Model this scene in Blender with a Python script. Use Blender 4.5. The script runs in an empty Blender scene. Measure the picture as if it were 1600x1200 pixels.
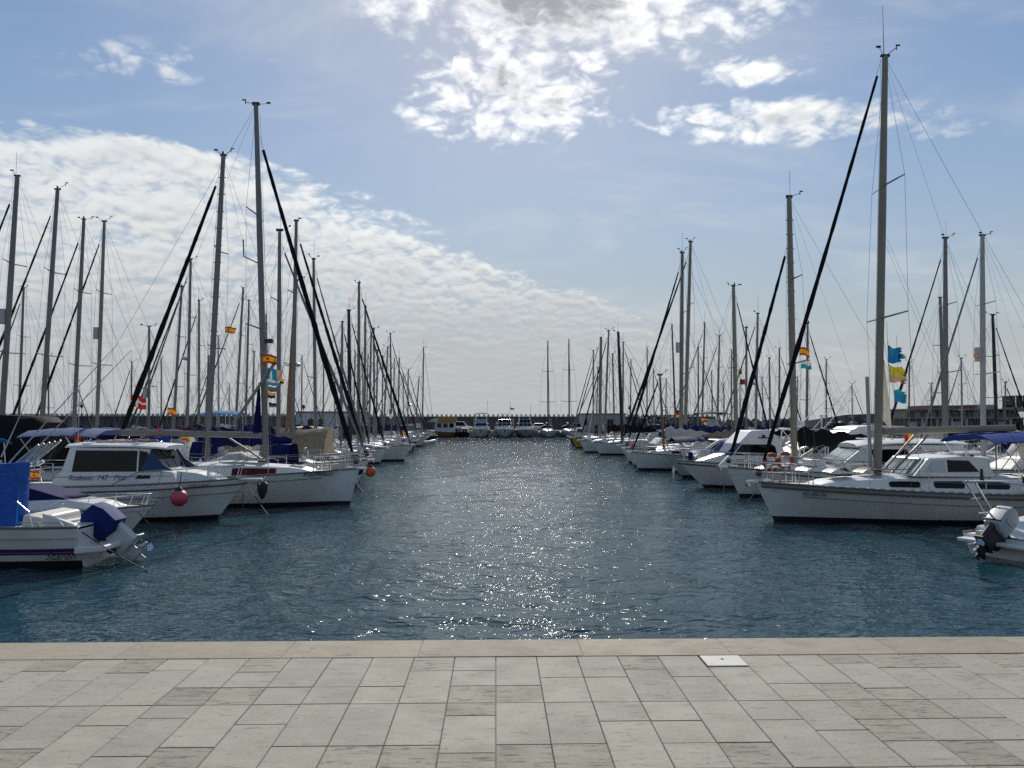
import bpy, bmesh, math, random
import numpy as np
from mathutils import Vector, Matrix
random.seed(7)
S = bpy.context.scene
COL = S.collection
R = math.radians
F = 1164.0; HC = 3.1            # focal length in photo pixels, eye height above the water
PITCH, YAW = R(2.95), R(-1.23)
# ------------------------------------------------------------------ camera
cd = bpy.data.cameras.new('camera'); cam = bpy.data.objects.new('camera', cd); COL.objects.link(cam)
cam.location = (0, 0, HC); cam.rotation_euler = (R(90)+PITCH, 0, YAW)
cd.sensor_fit = 'HORIZONTAL'; cd.angle = 2*math.atan(800/F); cd.clip_start = .1; cd.clip_end = 9000
S.camera = cam
CM = cam.rotation_euler.to_matrix()
def P(px, py, Y):
    "measured photo position -> world point at fairway distance Y"
    d = CM @ Vector(((px-800)/F, -(py-600)/F, -1)); return Vector((0, 0, HC)) + d*(Y/d.y)
# ------------------------------------------------------------------ sun, sky, exposure
SUN_EL, SUN_AZ = R(35), R(2.0)     # azimuth to the right of the fairway
sl = bpy.data.lights.new('sun', 'SUN'); sl.energy = 3.9; sl.angle = R(.53); sl.color = (1, .95, .87)
so = bpy.data.objects.new('sun', sl); COL.objects.link(so)
sd = Vector((math.sin(SUN_AZ)*math.cos(SUN_EL), math.cos(SUN_AZ)*math.cos(SUN_EL), math.sin(SUN_EL)))
so.rotation_euler = sd.to_track_quat('Z', 'Y').to_euler()
vs = S.view_settings; vs.view_transform = 'Standard'; vs.look = 'None'; vs.exposure = .42; vs.gamma = 1; vs.use_curve_mapping = False
W = bpy.data.worlds.new('World'); S.world = W; W.use_nodes = True
nt = W.node_tree; nt.nodes.clear(); N = nt.nodes.new; LK = nt.links.new
def plug(sock, v):
    if isinstance(v, bpy.types.NodeSocket): LK(v, sock)
    elif v is not None: sock.default_value = v
def m(op, a, b=None, c=None):
    n = N('ShaderNodeMath'); n.operation = op
    for i, v in enumerate((a, b, c)):
        if v is not None: plug(n.inputs[i], v)
    return n.outputs[0]
def sstep(v, a, b, lo=0., hi=1.):
    n = N('ShaderNodeMapRange'); n.interpolation_type = 'SMOOTHSTEP'
    plug(n.inputs[0], v); n.inputs[1].default_value = a; n.inputs[2].default_value = b; n.inputs[3].default_value = lo; n.inputs[4].default_value = hi
    return n.outputs[0]
def mixc(f, a, b):
    n = N('ShaderNodeMix'); n.data_type = 'RGBA'; plug(n.inputs[0], f)
    for k, v in ((6, a), (7, b)):
        if isinstance(v, tuple): n.inputs[k].default_value = (*v, 1)
        else: LK(v, n.inputs[k])
    return n.outputs[2]
def noise(vec, scale, det=6, rough=.55, dist=0., lac=2.):
    n = N('ShaderNodeTexNoise'); plug(n.inputs['Vector'], vec); n.inputs['Scale'].default_value = scale
    n.inputs['Detail'].default_value = det; n.inputs['Roughness'].default_value = rough; n.inputs['Distortion'].default_value = dist
    n.inputs['Lacunarity'].default_value = lac
    return n.outputs['Fac']
sky = N('ShaderNodeTexSky'); sky.sky_type = 'NISHITA'; sky.sun_disc = False
sky.sun_elevation = SUN_EL; sky.sun_rotation = SUN_AZ; sky.altitude = 0; sky.air_density = 1.0; sky.dust_density = .35; sky.ozone_density = 2.5
tc = N('ShaderNodeTexCoord'); sp = N('ShaderNodeSeparateXYZ'); LK(tc.outputs['Generated'], sp.inputs[0])
dz = sp.outputs[2]
inv = m('DIVIDE', 1., m('MAXIMUM', dz, .02))
cb = N('ShaderNodeCombineXYZ'); LK(m('MULTIPLY', sp.outputs[0], inv), cb.inputs[0]); LK(m('MULTIPLY', sp.outputs[1], inv), cb.inputs[1])
pv = cb.outputs[0]                                   # a flat cloud layer, in units of its own height
cx = m('MULTIPLY', sp.outputs[0], inv); cy = m('MULTIPLY', sp.outputs[1], inv)
def shift(v, d):
    n = N('ShaderNodeVectorMath'); LK(v, n.inputs[0]); n.inputs[1].default_value = d; return n.outputs[0]
def puff(v, sc, det, dist):
    n = noise(v, sc, det, .5, dist); return m('MINIMUM', m('MULTIPLY', m('ABSOLUTE', m('SUBTRACT', n, .5)), 5.5), 1.)   # rounded heads, creased joins
n1 = noise(pv, 1.1, 4, .55)
iv2 = m('DIVIDE', 1., m('ADD', m('MAXIMUM', dz, 0.), .24)); cb2 = N('ShaderNodeCombineXYZ')
LK(m('MULTIPLY', sp.outputs[0], iv2), cb2.inputs[0]); LK(m('MULTIPLY', sp.outputs[1], iv2), cb2.inputs[1]); pv2 = cb2.outputs[0]   # heaped clouds have height: less foreshortening
def field(v):
    big = noise(v, 2.4, 3, .5, .15); fine = noise(v, 18., 7, .62, .4); mid = noise(v, 7., 8, .58, .3)
    pf = m('ADD', m('MULTIPLY', puff(v, 8.2, 2, .35), .60), m('MULTIPLY', puff(v, 19., 3, .4), .40))
    return m('ADD', m('ADD', m('MULTIPLY', big, .26), m('MULTIPLY', mid, .34)), m('ADD', m('MULTIPLY', fine, .20), m('MULTIPLY', pf, .17))), pf
nb, pf = field(pv2); nbs, pfs = field(shift(pv2, (.004, -.034, 0)))     # and the same field a step towards the sun
rim = m('SUBTRACT', nb, nbs)
# the cloud bank: everything left of its edge
fc = N('ShaderNodeFloatCurve'); cu = fc.mapping.curves[0]
pts = [(2.25, -3.2), (2.5, -1.35), (3.0, -.75), (4.27, -.15), (5.3, .45), (7.2, 1.7), (12., 4.8), (20, 10.)]
nrm = [((a)/20., (b+10)/20.) for a, b in pts]
cu.points[0].location = nrm[0]; cu.points[1].location = nrm[-1]
for q in nrm[1:-1]: cu.points.new(*q)
fc.mapping.use_clip = True; fc.mapping.extend = 'EXTRAPOLATED'; fc.mapping.update()
LK(m('DIVIDE', cy, 20.), fc.inputs['Value'])
edge = m('SUBTRACT', m('MULTIPLY', fc.outputs[0], 20.), 10.)
dist = m('DIVIDE', m('SUBTRACT', edge, cx), m('MAXIMUM', m('MULTIPLY', cy, .32), .5))   # >0 inside
bank = m('MULTIPLY', sstep(dist, -.10, .26), sstep(cy, 2.25, 2.75))
def blob(x, y, rx, ry):
    a = m('DIVIDE', m('SUBTRACT', cx, x), rx); b = m('DIVIDE', m('SUBTRACT', cy, y), ry)
    return sstep(m('SQRT', m('ADD', m('MULTIPLY', a, a), m('MULTIPLY', b, b))), 1.0, .15)
top = m('MAXIMUM', m('MAXIMUM', m('MULTIPLY', blob(.14, 1.52, .64, .78), 1.05), m('MULTIPLY', blob(.5, 1.74, .32, .38), .72)), m('MULTIPLY', blob(.06, 2.25, .5, .6), .74))
wisp = m('MAXIMUM', blob(1.0, 2.42, .95, .27), m('MAXIMUM', m('MULTIPLY', blob(.7, 2.05, .25, .18), .7), m('MULTIPLY', blob(-.95, 2.05, .5, .2), .36)))
elsew = sstep(cy, 1.0, -.6)                           # the sky behind goes on with scattered cloud
scat = m('MULTIPLY', m('MULTIPLY', sstep(n1, .5, .68), elsew), .75)
cover = m('MAXIMUM', m('MAXIMUM', m('MULTIPLY', bank, .98), m('MULTIPLY', top, 1.02)), m('MAXIMUM', m('MULTIPLY', wisp, .74), scat))
den = m('SUBTRACT', m('ADD', cover, m('MULTIPLY', m('SUBTRACT', nb, .475), 5.2)), .50)   # density of the layer
alpha = m('MULTIPLY', sstep(den, -.42, .58), sstep(cover, .0, .25))
hz = sstep(dz, .0, .46, 1., 0.)                       # long sight line: air
dotn = N('ShaderNodeVectorMath'); dotn.operation = 'DOT_PRODUCT'; LK(tc.outputs['Generated'], dotn.inputs[0]); dotn.inputs[1].default_value = sd
near = sstep(dotn.outputs['Value'], .88, .985)
skc = N('ShaderNodeMix'); skc.data_type = 'RGBA'; skc.blend_type = 'MULTIPLY'; skc.inputs[0].default_value = 1
LK(sky.outputs[0], skc.inputs[6]); skc.inputs[7].default_value = (1.0, 1.0, .97, 1)
lum = N('ShaderNodeRGBToBW'); LK(skc.outputs[2], lum.inputs[0])
scl = N('ShaderNodeVectorMath'); scl.operation = 'SCALE'; LK(skc.outputs[2], scl.inputs[0]); LK(m('DIVIDE', 1.36, m('ADD', 1., m('MULTIPLY', lum.outputs[0], .115))), scl.inputs['Scale'])
skyc = scl.outputs[0]
core = sstep(m('ADD', den, m('MULTIPLY', near, .22)), .2, .95)
shade = m('ADD', m('ADD', m('MULTIPLY', core, m('ADD', .42, m('MULTIPLY', near, .62))), m('ADD', m('MULTIPLY', rim, -3.6), m('MULTIPLY', m('SUBTRACT', .42, pf), .38))), sstep(cy, 3.4, 8.5, 0., .5))
thick = sstep(shade, -.2, 1.15)
CB = 8.2
bright = mixc(near, (1.06*CB, 1.08*CB, 1.07*CB), (1.7*CB, 1.68*CB, 1.62*CB))
grey = mixc(near, (.62*CB, .67*CB, .71*CB), (.46*CB, .48*CB, .52*CB))
cc = mixc(thick, bright, grey)
hazec = (.555*CB, .585*CB, .60*CB)
base = mixc(m('MULTIPLY', m('POWER', hz, 1.7), .95), skyc, hazec)
cch = mixc(m('MULTIPLY', m('POWER', hz, 2.0), .85), cc, hazec)
vs_ = N('ShaderNodeMapping'); vs_.inputs['Scale'].default_value = (1., 2.2, 1.); vs_.inputs['Rotation'].default_value = (0, 0, R(18)); LK(pv2, vs_.inputs[0])
veil = m('MULTIPLY', sstep(noise(vs_.outputs[0], 1.5, 8, .62, .5), .46, .78), .42)        # thin high veils
base = mixc(veil, base, (.86*CB, .89*CB, .90*CB))
fin = mixc(m('MULTIPLY', alpha, .93), base, cch)
bg = N('ShaderNodeBackground'); LK(fin, bg.inputs[0]); bg.inputs[1].default_value = .075
LK(bg.outputs[0], N('ShaderNodeOutputWorld').inputs[0])
try: W.cycles.sampling_method = 'MANUAL'; W.cycles.sample_map_resolution = 512
except Exception: pass
S.render.engine = 'CYCLES'; S.cycles.max_bounces = 6; S.cycles.use_denoising = False; S.cycles.caustics_reflective = False; S.cycles.caustics_refractive = False; S.cycles.blur_glossy = 1; S.cycles.use_adaptive_sampling = False
try: S.cycles.sample_clamp_direct = 14; S.cycles.sample_clamp_indirect = 1.5
except Exception: pass

# ------------------------------------------------------------------ materials
MATS = {}
def pm(name, col, rough=.5, metal=0., var=.12, scale=2.5, bump=0., bscale=30., transl=0., spec=.5, rnd=0.):
    if name in MATS: return MATS[name]
    M = bpy.data.materials.new(name); M.use_nodes = True; t = M.node_tree; b = t.nodes['Principled BSDF']
    b.inputs['Roughness'].default_value = rough; b.inputs['Metallic'].default_value = metal; b.inputs['Specular IOR Level'].default_value = spec
    co = t.nodes.new('ShaderNodeTexCoord')
    nz = t.nodes.new('ShaderNodeTexNoise'); nz.inputs['Scale'].default_value = scale; nz.inputs['Detail'].default_value = 6; nz.inputs['Roughness'].default_value = .65
    t.links.new(co.outputs['Object'], nz.inputs['Vector'])
    mr = t.nodes.new('ShaderNodeMapRange'); mr.inputs[1].default_value = .3; mr.inputs[2].default_value = .7; mr.inputs[3].default_value = 1-var; mr.inputs[4].default_value = 1+var*.4
    t.links.new(nz.outputs['Fac'], mr.inputs[0])
    val = mr.outputs[0]
    if rnd:
        oi = t.nodes.new('ShaderNodeObjectInfo'); r2 = t.nodes.new('ShaderNodeMapRange'); r2.inputs[3].default_value = 1-rnd; r2.inputs[4].default_value = 1+rnd
        t.links.new(oi.outputs['Random'], r2.inputs[0]); mu = t.nodes.new('ShaderNodeMath'); mu.operation = 'MULTIPLY'
        t.links.new(val, mu.inputs[0]); t.links.new(r2.outputs[0], mu.inputs[1]); val = mu.outputs[0]
    mx = t.nodes.new('ShaderNodeVectorMath'); mx.operation = 'SCALE'; mx.inputs[0].default_value = col; t.links.new(val, mx.inputs['Scale'])
    t.links.new(mx.outputs[0], b.inputs['Base Color'])
    if bump:
        n2 = t.nodes.new('ShaderNodeTexNoise'); n2.inputs['Scale'].default_value = bscale; n2.inputs['Detail'].default_value = 4
        t.links.new(co.outputs['Object'], n2.inputs['Vector'])
        bp = t.nodes.new('ShaderNodeBump'); bp.inputs['Strength'].default_value = 1; bp.inputs['Distance'].default_value = bump
        t.links.new(n2.outputs['Fac'], bp.inputs['Height']); t.links.new(bp.outputs[0], b.inputs['Normal'])
    if transl:
        tr = t.nodes.new('ShaderNodeBsdfTranslucent'); t.links.new(mx.outputs[0], tr.inputs[0]); ms = t.nodes.new('ShaderNodeMixShader'); ms.inputs[0].default_value = transl
        t.links.new(b.outputs[0], ms.inputs[1]); t.links.new(tr.outputs[0], ms.inputs[2]); t.links.new(ms.outputs[0], t.nodes['Material Output'].inputs[0])
    MATS[name] = M; return M
GEL = pm('white_gelcoat', (.70, .70, .68), .3, var=.14, scale=1.2)
GEL2 = pm('cream_gelcoat', (.66, .63, .55), .35, var=.14, scale=1.5)
GELG = pm('grey_gelcoat', (.40, .42, .43), .35, var=.12)
HNAVY = pm('navy_hull_paint', (.015, .02, .05), .25)
HBLK = pm('black_paint', (.012, .012, .014), .35)
HYEL = pm('ochre_hull_paint', (.50, .30, .035), .4)
HGRN = pm('green_hull_paint', (.03, .10, .07), .4)
HRED = pm('dark_red_hull_paint', (.14, .025, .02), .4)
AF = pm('antifouling', (.010, .010, .012), .7)
BOOT = pm('boot_stripe', (.02, .022, .03), .4)
STN = pm('stripe_navy', (.02, .03, .16), .4)
STR = pm('stripe_red', (.35, .03, .03), .4)
STW = pm('stripe_white', (.7, .7, .68), .4)
DECK = pm('deck_gelcoat', (.70, .69, .65), .5, var=.18, scale=3)
TEAK = pm('weathered_teak', (.23, .18, .13), .7, var=.3, scale=9)
RUB = pm('rubber_rail', (.16, .15, .135), .6)
ALU = pm('anodised_mast', (.20, .195, .185), .5, .2, var=.14, scale=.9)
ALUB = pm('beige_painted_mast', (.26, .23, .18), .5, .05, var=.16, scale=1.)
ALUW = pm('white_painted_mast', (.40, .40, .38), .45, .0, var=.12, scale=1.)
ALUK = pm('black_mast', (.015, .015, .017), .4, .1)
WOODM = pm('varnished_spar', (.24, .12, .045), .4, var=.3, scale=5)
INOX = pm('stainless_steel', (.62, .62, .62), .22, .95, var=.06)
WIRE = pm('rigging_wire', (.16, .16, .165), .45, .6, var=.05)
LINE = pm('mooring_rope', (.30, .29, .26), .8, var=.3, scale=25)
LINED = pm('dark_rope', (.05, .05, .055), .8, var=.3, scale=25)
GLS = pm('smoked_window', (.004, .005, .006), .04, var=.05, spec=.22)
WSC = pm('reflective_windscreen', (.30, .36, .36), .05, .35, var=.1, spec=.8)
CNV = pm('navy_canvas', (.008, .013, .08), .8, spec=.12, var=.35, scale=4, bump=.012, bscale=7)
CBL = pm('blue_canvas', (.012, .045, .23), .8, spec=.12, var=.35, scale=4, bump=.012, bscale=7, transl=.15)
COV = pm('outboard_cover_canvas', (.008, .024, .14), .75, spec=.15, var=.35, scale=5, bump=.02, bscale=6)
CSK = pm('slate_blue_canvas', (.13, .17, .30), .8, spec=.12, var=.25, scale=4, bump=.012, bscale=7, transl=.2)
CTQ = pm('sky_blue_canvas', (.04, .22, .50), .8, spec=.12, var=.2, bump=.012, bscale=7, transl=.15)
CBK = pm('black_canvas', (.012, .012, .014), .85, spec=.12, var=.3, bump=.012, bscale=7)
CGR = pm('grey_canvas', (.20, .20, .20), .85, spec=.12, var=.3, bump=.012, bscale=7)
CBG = pm('beige_canvas', (.32, .26, .19), .85, spec=.12, var=.3, scale=3, bump=.025, bscale=4, transl=.2)
CWH = pm('white_canvas', (.6, .6, .57), .8, spec=.12, var=.2, bump=.012, bscale=7, transl=.2)
CRD = pm('maroon_canvas', (.10, .02, .025), .8, spec=.12, var=.3, bump=.012, bscale=7)
TARP = pm('bright_blue_tarpaulin', (.015, .13, .52), .55, var=.35, scale=5, bump=.03, bscale=5, transl=.3)
SAILW = pm('sailcloth', (.55, .52, .46), .75, var=.2, scale=3, bump=.02, bscale=5, transl=.25)
COWL = pm('outboard_cowling', (.55, .56, .57), .3, var=.08)
RUBB = pm('black_rubber', (.015, .015, .016), .6)
HYP = pm('inflatable_fabric', (.55, .56, .57), .5, var=.12)
ORNR = pm('faded_orange_ring', (.36, .06, .02), .6, var=.3, scale=6)
PINK = pm('pink_buoy', (.55, .07, .10), .45, var=.25, scale=6)
ORNG = pm('orange_plastic', (.62, .10, .015), .5, var=.2, scale=6)
FL = {k: pm('flag_'+k, tuple(.6*e for e in c), .8, var=.2, scale=6, transl=.4) for k, c in dict(red=(.50, .03, .025), yellow=(.75, .42, .02), white=(.7, .7, .7), blue=(.012, .17, .52),
      teal=(.03, .30, .42), black=(.015, .015, .015), green=(.02, .20, .05), peach=(.62, .40, .24), grey=(.12, .13, .15), lemon=(.62, .55, .04), azure=(.02, .24, .46), navy=(.01, .015, .06)).items()}
CONC = pm('concrete', (.23, .225, .21), .85, var=.25, scale=.8, bump=.02, bscale=5)
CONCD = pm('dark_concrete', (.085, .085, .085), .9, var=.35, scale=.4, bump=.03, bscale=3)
CONCW = pm('pale_render', (.42, .41, .39), .85, var=.2, scale=.6)
ROCK = pm('boulder_stone', (.10, .095, .09), .9, var=.5, scale=1.2, bump=.15, bscale=2)
ROOFY = pm('yellow_roof', (.30, .185, .02), .7, var=.2)
PLST = pm('painted_plaster', (.50, .52, .56), .7, var=.12)
DARKM = pm('dark_metal', (.03, .03, .033), .5, .3)
CARP = pm('dark_blue_car_paint', (.015, .02, .035), .2)
CARW = pm('white_car_paint', (.65, .65, .65), .2)
BRWN = pm('brown_facade', (.09, .06, .05), .8, var=.2)

# ------------------------------------------------------------------ mesh helpers
class MB:
    def __init__(s): s.v = []; s.f = []; s.mi = []
    def add(s, vs, fs, mi=0):
        o = len(s.v); s.v += [tuple(q) for q in vs]; s.f += [tuple(i+o for i in f) for f in fs]; s.mi += [mi]*len(fs); return s
    def box(s, c, d, mi=0, rz=0):
        x, y, z = d[0]/2, d[1]/2, d[2]/2; ca, sa = math.cos(rz), math.sin(rz)
        vs = [(c[0]+a*x*ca-b*y*sa, c[1]+a*x*sa+b*y*ca, c[2]+e*z) for a in (-1, 1) for b in (-1, 1) for e in (-1, 1)]
        return s.add(vs, [(0, 1, 3, 2), (4, 6, 7, 5), (0, 4, 5, 1), (2, 3, 7, 6), (0, 2, 6, 4), (1, 5, 7, 3)], mi)
    def tube(s, pts, r, n=6, mi=0, flat=1.0):
        pts = [Vector(p) for p in pts]; k = len(pts); rs = r if isinstance(r, (list, tuple)) else [r]*k
        vs = []; up = None
        for i, p in enumerate(pts):
            t = (pts[min(i+1, k-1)]-pts[max(i-1, 0)])
            if t.length < 1e-9: t = Vector((0, 0, 1))
            t.normalize()
            if up is None: up = Vector((0, 1, 0)) if abs(t.y) < .9 else Vector((1, 0, 0))
            a = (up - t*up.dot(t)).normalized(); b = t.cross(a); up = a
            for j in range(n):
                w = 2*math.pi*j/n; vs.append(p + a*(math.cos(w)*rs[i]*flat) + b*(math.sin(w)*rs[i]))
        fs = [(i*n+j, i*n+(j+1) % n, (i+1)*n+(j+1) % n, (i+1)*n+j) for i in range(k-1) for j in range(n)]
        fs += [tuple(range(n-1, -1, -1)), tuple((k-1)*n+j for j in range(n))]
        return s.add(vs, fs, mi)
    def grid(s, rows, mi=0, mif=None):
        n = len(rows[0]); vs = [p for r in rows for p in r]; o = len(s.v); s.v += [tuple(p) for p in vs]
        for i in range(len(rows)-1):
            for j in range(n-1):
                s.f.append((o+i*n+j, o+i*n+j+1, o+(i+1)*n+j+1, o+(i+1)*n+j)); s.mi.append(mif(i, j) if mif else mi)
        return s
    def loft(s, secs, mi=0, caps=True):
        "closed sections of equal length"
        n = len(secs[0]); o = len(s.v)
        s.grid([list(q)+[q[0]] for q in secs], mi)
        if caps:
            s.add(secs[0], [tuple(range(n))], mi); s.add(secs[-1], [tuple(range(n-1, -1, -1))], mi)
        return s
    def house(s, prof, w, mi=0):
        "prism over an (x,z) outline; half width = w0 + w1*x + w2*z"
        n = len(prof); hw = lambda x, z: w[0]+w[1]*x+w[2]*z
        a = [(x, hw(x, z), z) for x, z in prof]; b = [(x, -hw(x, z), z) for x, z in prof]
        s.add(a+b, [tuple(range(n)), tuple(range(2*n-1, n-1, -1))]+[((i+1) % n, i, n+i, n+(i+1) % n) for i in range(n)], mi); return s
    def panel(s, prof, w, side, mi=0, th=.012):
        n = len(prof); hw = lambda x, z: w[0]+w[1]*x+w[2]*z
        a = [(x, side*(hw(x, z)+th), z) for x, z in prof]; b = [(x, side*(hw(x, z)-.02), z) for x, z in prof]
        s.add(a+b, [tuple(range(n)), tuple(range(2*n-1, n-1, -1))]+[((i+1) % n, i, n+i, n+(i+1) % n) for i in range(n)], mi); return s
    def ball(s, c, r, n=12, mi=0, sz=1.):
        rows = []
        for i in range(n//2+1):
            th = math.pi*i/(n//2); rows.append([(c[0]+r*math.sin(th)*math.cos(2*math.pi*j/n), c[1]+r*math.sin(th)*math.sin(2*math.pi*j/n), c[2]+r*sz*math.cos(th)) for j in range(n+1)])
        return s.grid(rows, mi)
    def build(s, name, mats, parent=None, smooth=False, bevel=0., seg=2, weld=True):
        me = bpy.data.meshes.new(name); mats = mats if isinstance(mats, (list, tuple)) else [mats]
        for q in mats: me.materials.append(q)
        me.from_pydata(s.v, [], s.f); me.polygons.foreach_set('material_index', s.mi)
        bm = bmesh.new(); bm.from_mesh(me)
        if weld: bmesh.ops.remove_doubles(bm, verts=bm.verts, dist=1e-4)
        if weld: bmesh.ops.recalc_face_normals(bm, faces=bm.faces)
        if bevel:
            ed = [e for e in bm.edges if len(e.link_faces) == 2 and e.calc_face_angle(0) > .5]
            bmesh.ops.bevel(bm, geom=ed, offset=bevel, segments=seg, affect='EDGES', profile=.5, clamp_overlap=True)
        bm.to_mesh(me); bm.free()
        if smooth:
            me.polygons.foreach_set('use_smooth', [True]*len(me.polygons))
            try: me.set_sharp_from_angle(angle=R(42))
            except Exception: pass
        ob = bpy.data.objects.new(name, me); COL.objects.link(ob)
        if parent: ob.parent = parent
        return ob
def tag(o, label=None, cat=None, group=None, kind=None):
    for k, v in (('label', label), ('category', cat), ('group', group), ('kind', kind)):
        if v: o[k] = v
    return o
def thing(name, label, cat, loc=(0, 0, 0), rz=0., group=None):
    o = bpy.data.objects.new(name, None); o.empty_display_size = .3; COL.objects.link(o); o.location = loc; o.rotation_euler = (0, 0, rz)
    return tag(o, label, cat, group)
def lettering(txt, parent, loc, size, mat, rot=(R(90), 0, 0), shear=0., name='lettering'):
    c = bpy.data.curves.new(name, 'FONT'); c.body = txt; c.size = size; c.shear = shear; c.extrude = .002; c.offset = .006*size
    tmp = bpy.data.objects.new('tmp', c); COL.objects.link(tmp); bpy.context.view_layer.update()
    me = bpy.data.meshes.new_from_object(tmp.evaluated_get(bpy.context.evaluated_depsgraph_get())); bpy.data.objects.remove(tmp); bpy.data.curves.remove(c)
    me.name = name; me.materials.clear(); me.materials.append(mat); o = bpy.data.objects.new(name, me); COL.objects.link(o); o.location = loc; o.rotation_euler = rot; o.parent = parent; return o
def lerp(a, b, t): return a+(b-a)*t
# ------------------------------------------------------------------ water
def make_water():
    ys = [5.0]
    while ys[-1] < 230: ys.append(ys[-1]*1.0085)
    while ys[-1] < 4000: ys.append(ys[-1]*1.25)
    u = np.concatenate([[-12, -4, -2.2], np.linspace(-1.15, 1.15, 440), [2.2, 4, 12]])
    Y = np.array(ys)[:, None]; Xg = (u[None, :]*(Y+3)); Yg = np.repeat(Y, len(u), 1)
    rng = np.random.default_rng(3); Z = np.zeros_like(Xg)
    stepy = Yg*.0085; 
    for k in range(46):
        lam = .35*(9.0**rng.random()); th = R(70)+rng.normal(0, .75); ph = rng.random()*6.28
        kx, ky = math.cos(th)*2*math.pi/lam, math.sin(th)*2*math.pi/lam
        amp = .0027*lam**1.0*(.6+.8*rng.random())
        fade = np.clip((lam/np.maximum(stepy, .01)-3)/4, 0, 1)*np.clip((200-Yg)/60, 0, 1)
        w = np.sin(kx*Xg+ky*Yg+ph); Z += amp*fade*(w+.35*(w*w-.5))
    v = np.stack([Xg, Yg, Z], -1).reshape(-1, 3); nr, nc = Xg.shape
    i = np.arange(nr-1)[:, None]*nc+np.arange(nc-1)[None, :]
    q = np.stack([i, i+1, i+nc+1, i+nc], -1).reshape(-1)
    me = bpy.data.meshes.new('water'); me.vertices.add(len(v)); me.vertices.foreach_set('co', v.reshape(-1).astype(np.float32))
    me.loops.add(len(q)); me.loops.foreach_set('vertex_index', q.astype(np.int32))
    npoly = len(q)//4; me.polygons.add(npoly); me.polygons.foreach_set('loop_start', np.arange(npoly, dtype=np.int32)*4)
    me.polygons.foreach_set('use_smooth', np.ones(npoly, bool)); me.update(); me.validate()
    M = bpy.data.materials.new('harbour_water'); M.use_nodes = True; t = M.node_tree; b = t.nodes['Principled BSDF']
    b.inputs['Base Color'].default_value = (.007, .036, .049, 1); b.inputs['Roughness'].default_value = .035; b.inputs['IOR'].default_value = 1.333
    co = t.nodes.new('ShaderNodeTexCoord'); mp = t.nodes.new('ShaderNodeMapping'); mp.inputs['Rotation'].default_value = (0, 0, R(14)); mp.inputs['Scale'].default_value = (.62, 1, 1)
    t.links.new(co.outputs['Object'], mp.inputs[0])
    hs = None
    for sc, a, de in ((1.5, .054, 1), (4.6, .072, 2), (12., .013, 2)):
        n = t.nodes.new('ShaderNodeTexNoise'); n.inputs['Scale'].default_value = sc; n.inputs['Detail'].default_value = de; n.inputs['Distortion'].default_value = .4
        t.links.new(mp.outputs[0], n.inputs['Vector'])
        k = t.nodes.new('ShaderNodeMath'); k.operation = 'MULTIPLY'; k.inputs[1].default_value = a; t.links.new(n.outputs['Fac'], k.inputs[0])
        if hs is None: hs = k.outputs[0]
        else:
            ad = t.nodes.new('ShaderNodeMath'); t.links.new(hs, ad.inputs[0]); t.links.new(k.outputs[0], ad.inputs[1]); hs = ad.outputs[0]
    # gusts: patches of calmer and rougher ripples
    g = t.nodes.new('ShaderNodeTexNoise'); g.inputs['Scale'].default_value = .12; g.inputs['Detail'].default_value = 3; t.links.new(co.outputs['Object'], g.inputs['Vector'])
    gr = t.nodes.new('ShaderNodeMapRange'); gr.inputs[1].default_value = .3; gr.inputs[2].default_value = .7; gr.inputs[3].default_value = .7; gr.inputs[4].default_value = 1.15
    t.links.new(g.outputs['Fac'], gr.inputs[0])
    bp = t.nodes.new('ShaderNodeBump'); bp.inputs['Distance'].default_value = 1.0; bp.inputs['Filter Width'].default_value = .006; k2 = t.nodes.new('ShaderNodeMath'); k2.operation = 'MULTIPLY'; t.links.new(hs, k2.inputs[0]); t.links.new(k2.outputs[0], bp.inputs['Height']); 
    sx = t.nodes.new('ShaderNodeSeparateXYZ'); t.links.new(co.outputs['Object'], sx.inputs[0])
    br = t.nodes.new('ShaderNodeMapRange'); br.interpolation_type = 'SMOOTHSTEP'; br.inputs[1].default_value = 100; br.inputs[2].default_value = 140; br.inputs[3].default_value = 1.0; br.inputs[4].default_value = 5.2
    t.links.new(sx.outputs[1], br.inputs[0]); mm = t.nodes.new('ShaderNodeMath'); mm.operation = 'MULTIPLY'; t.links.new(gr.outputs[0], mm.inputs[0]); t.links.new(br.outputs[0], mm.inputs[1])
    t.links.new(mm.outputs[0], k2.inputs[1])
    t.links.new(bp.outputs[0], b.inputs['Normal'])
    me.materials.append(M); o = bpy.data.objects.new('water', me); COL.objects.link(o); o['kind'] = 'structure'
make_water()
# harbour bed / ground sheet under everything, out to the horizon
MB().box((0, 1500, -4.2), (9000, 9000, .4)).build('seabed', pm('seabed_sand', (.05, .07, .07), .9)).__setitem__('kind', 'structure')

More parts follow.
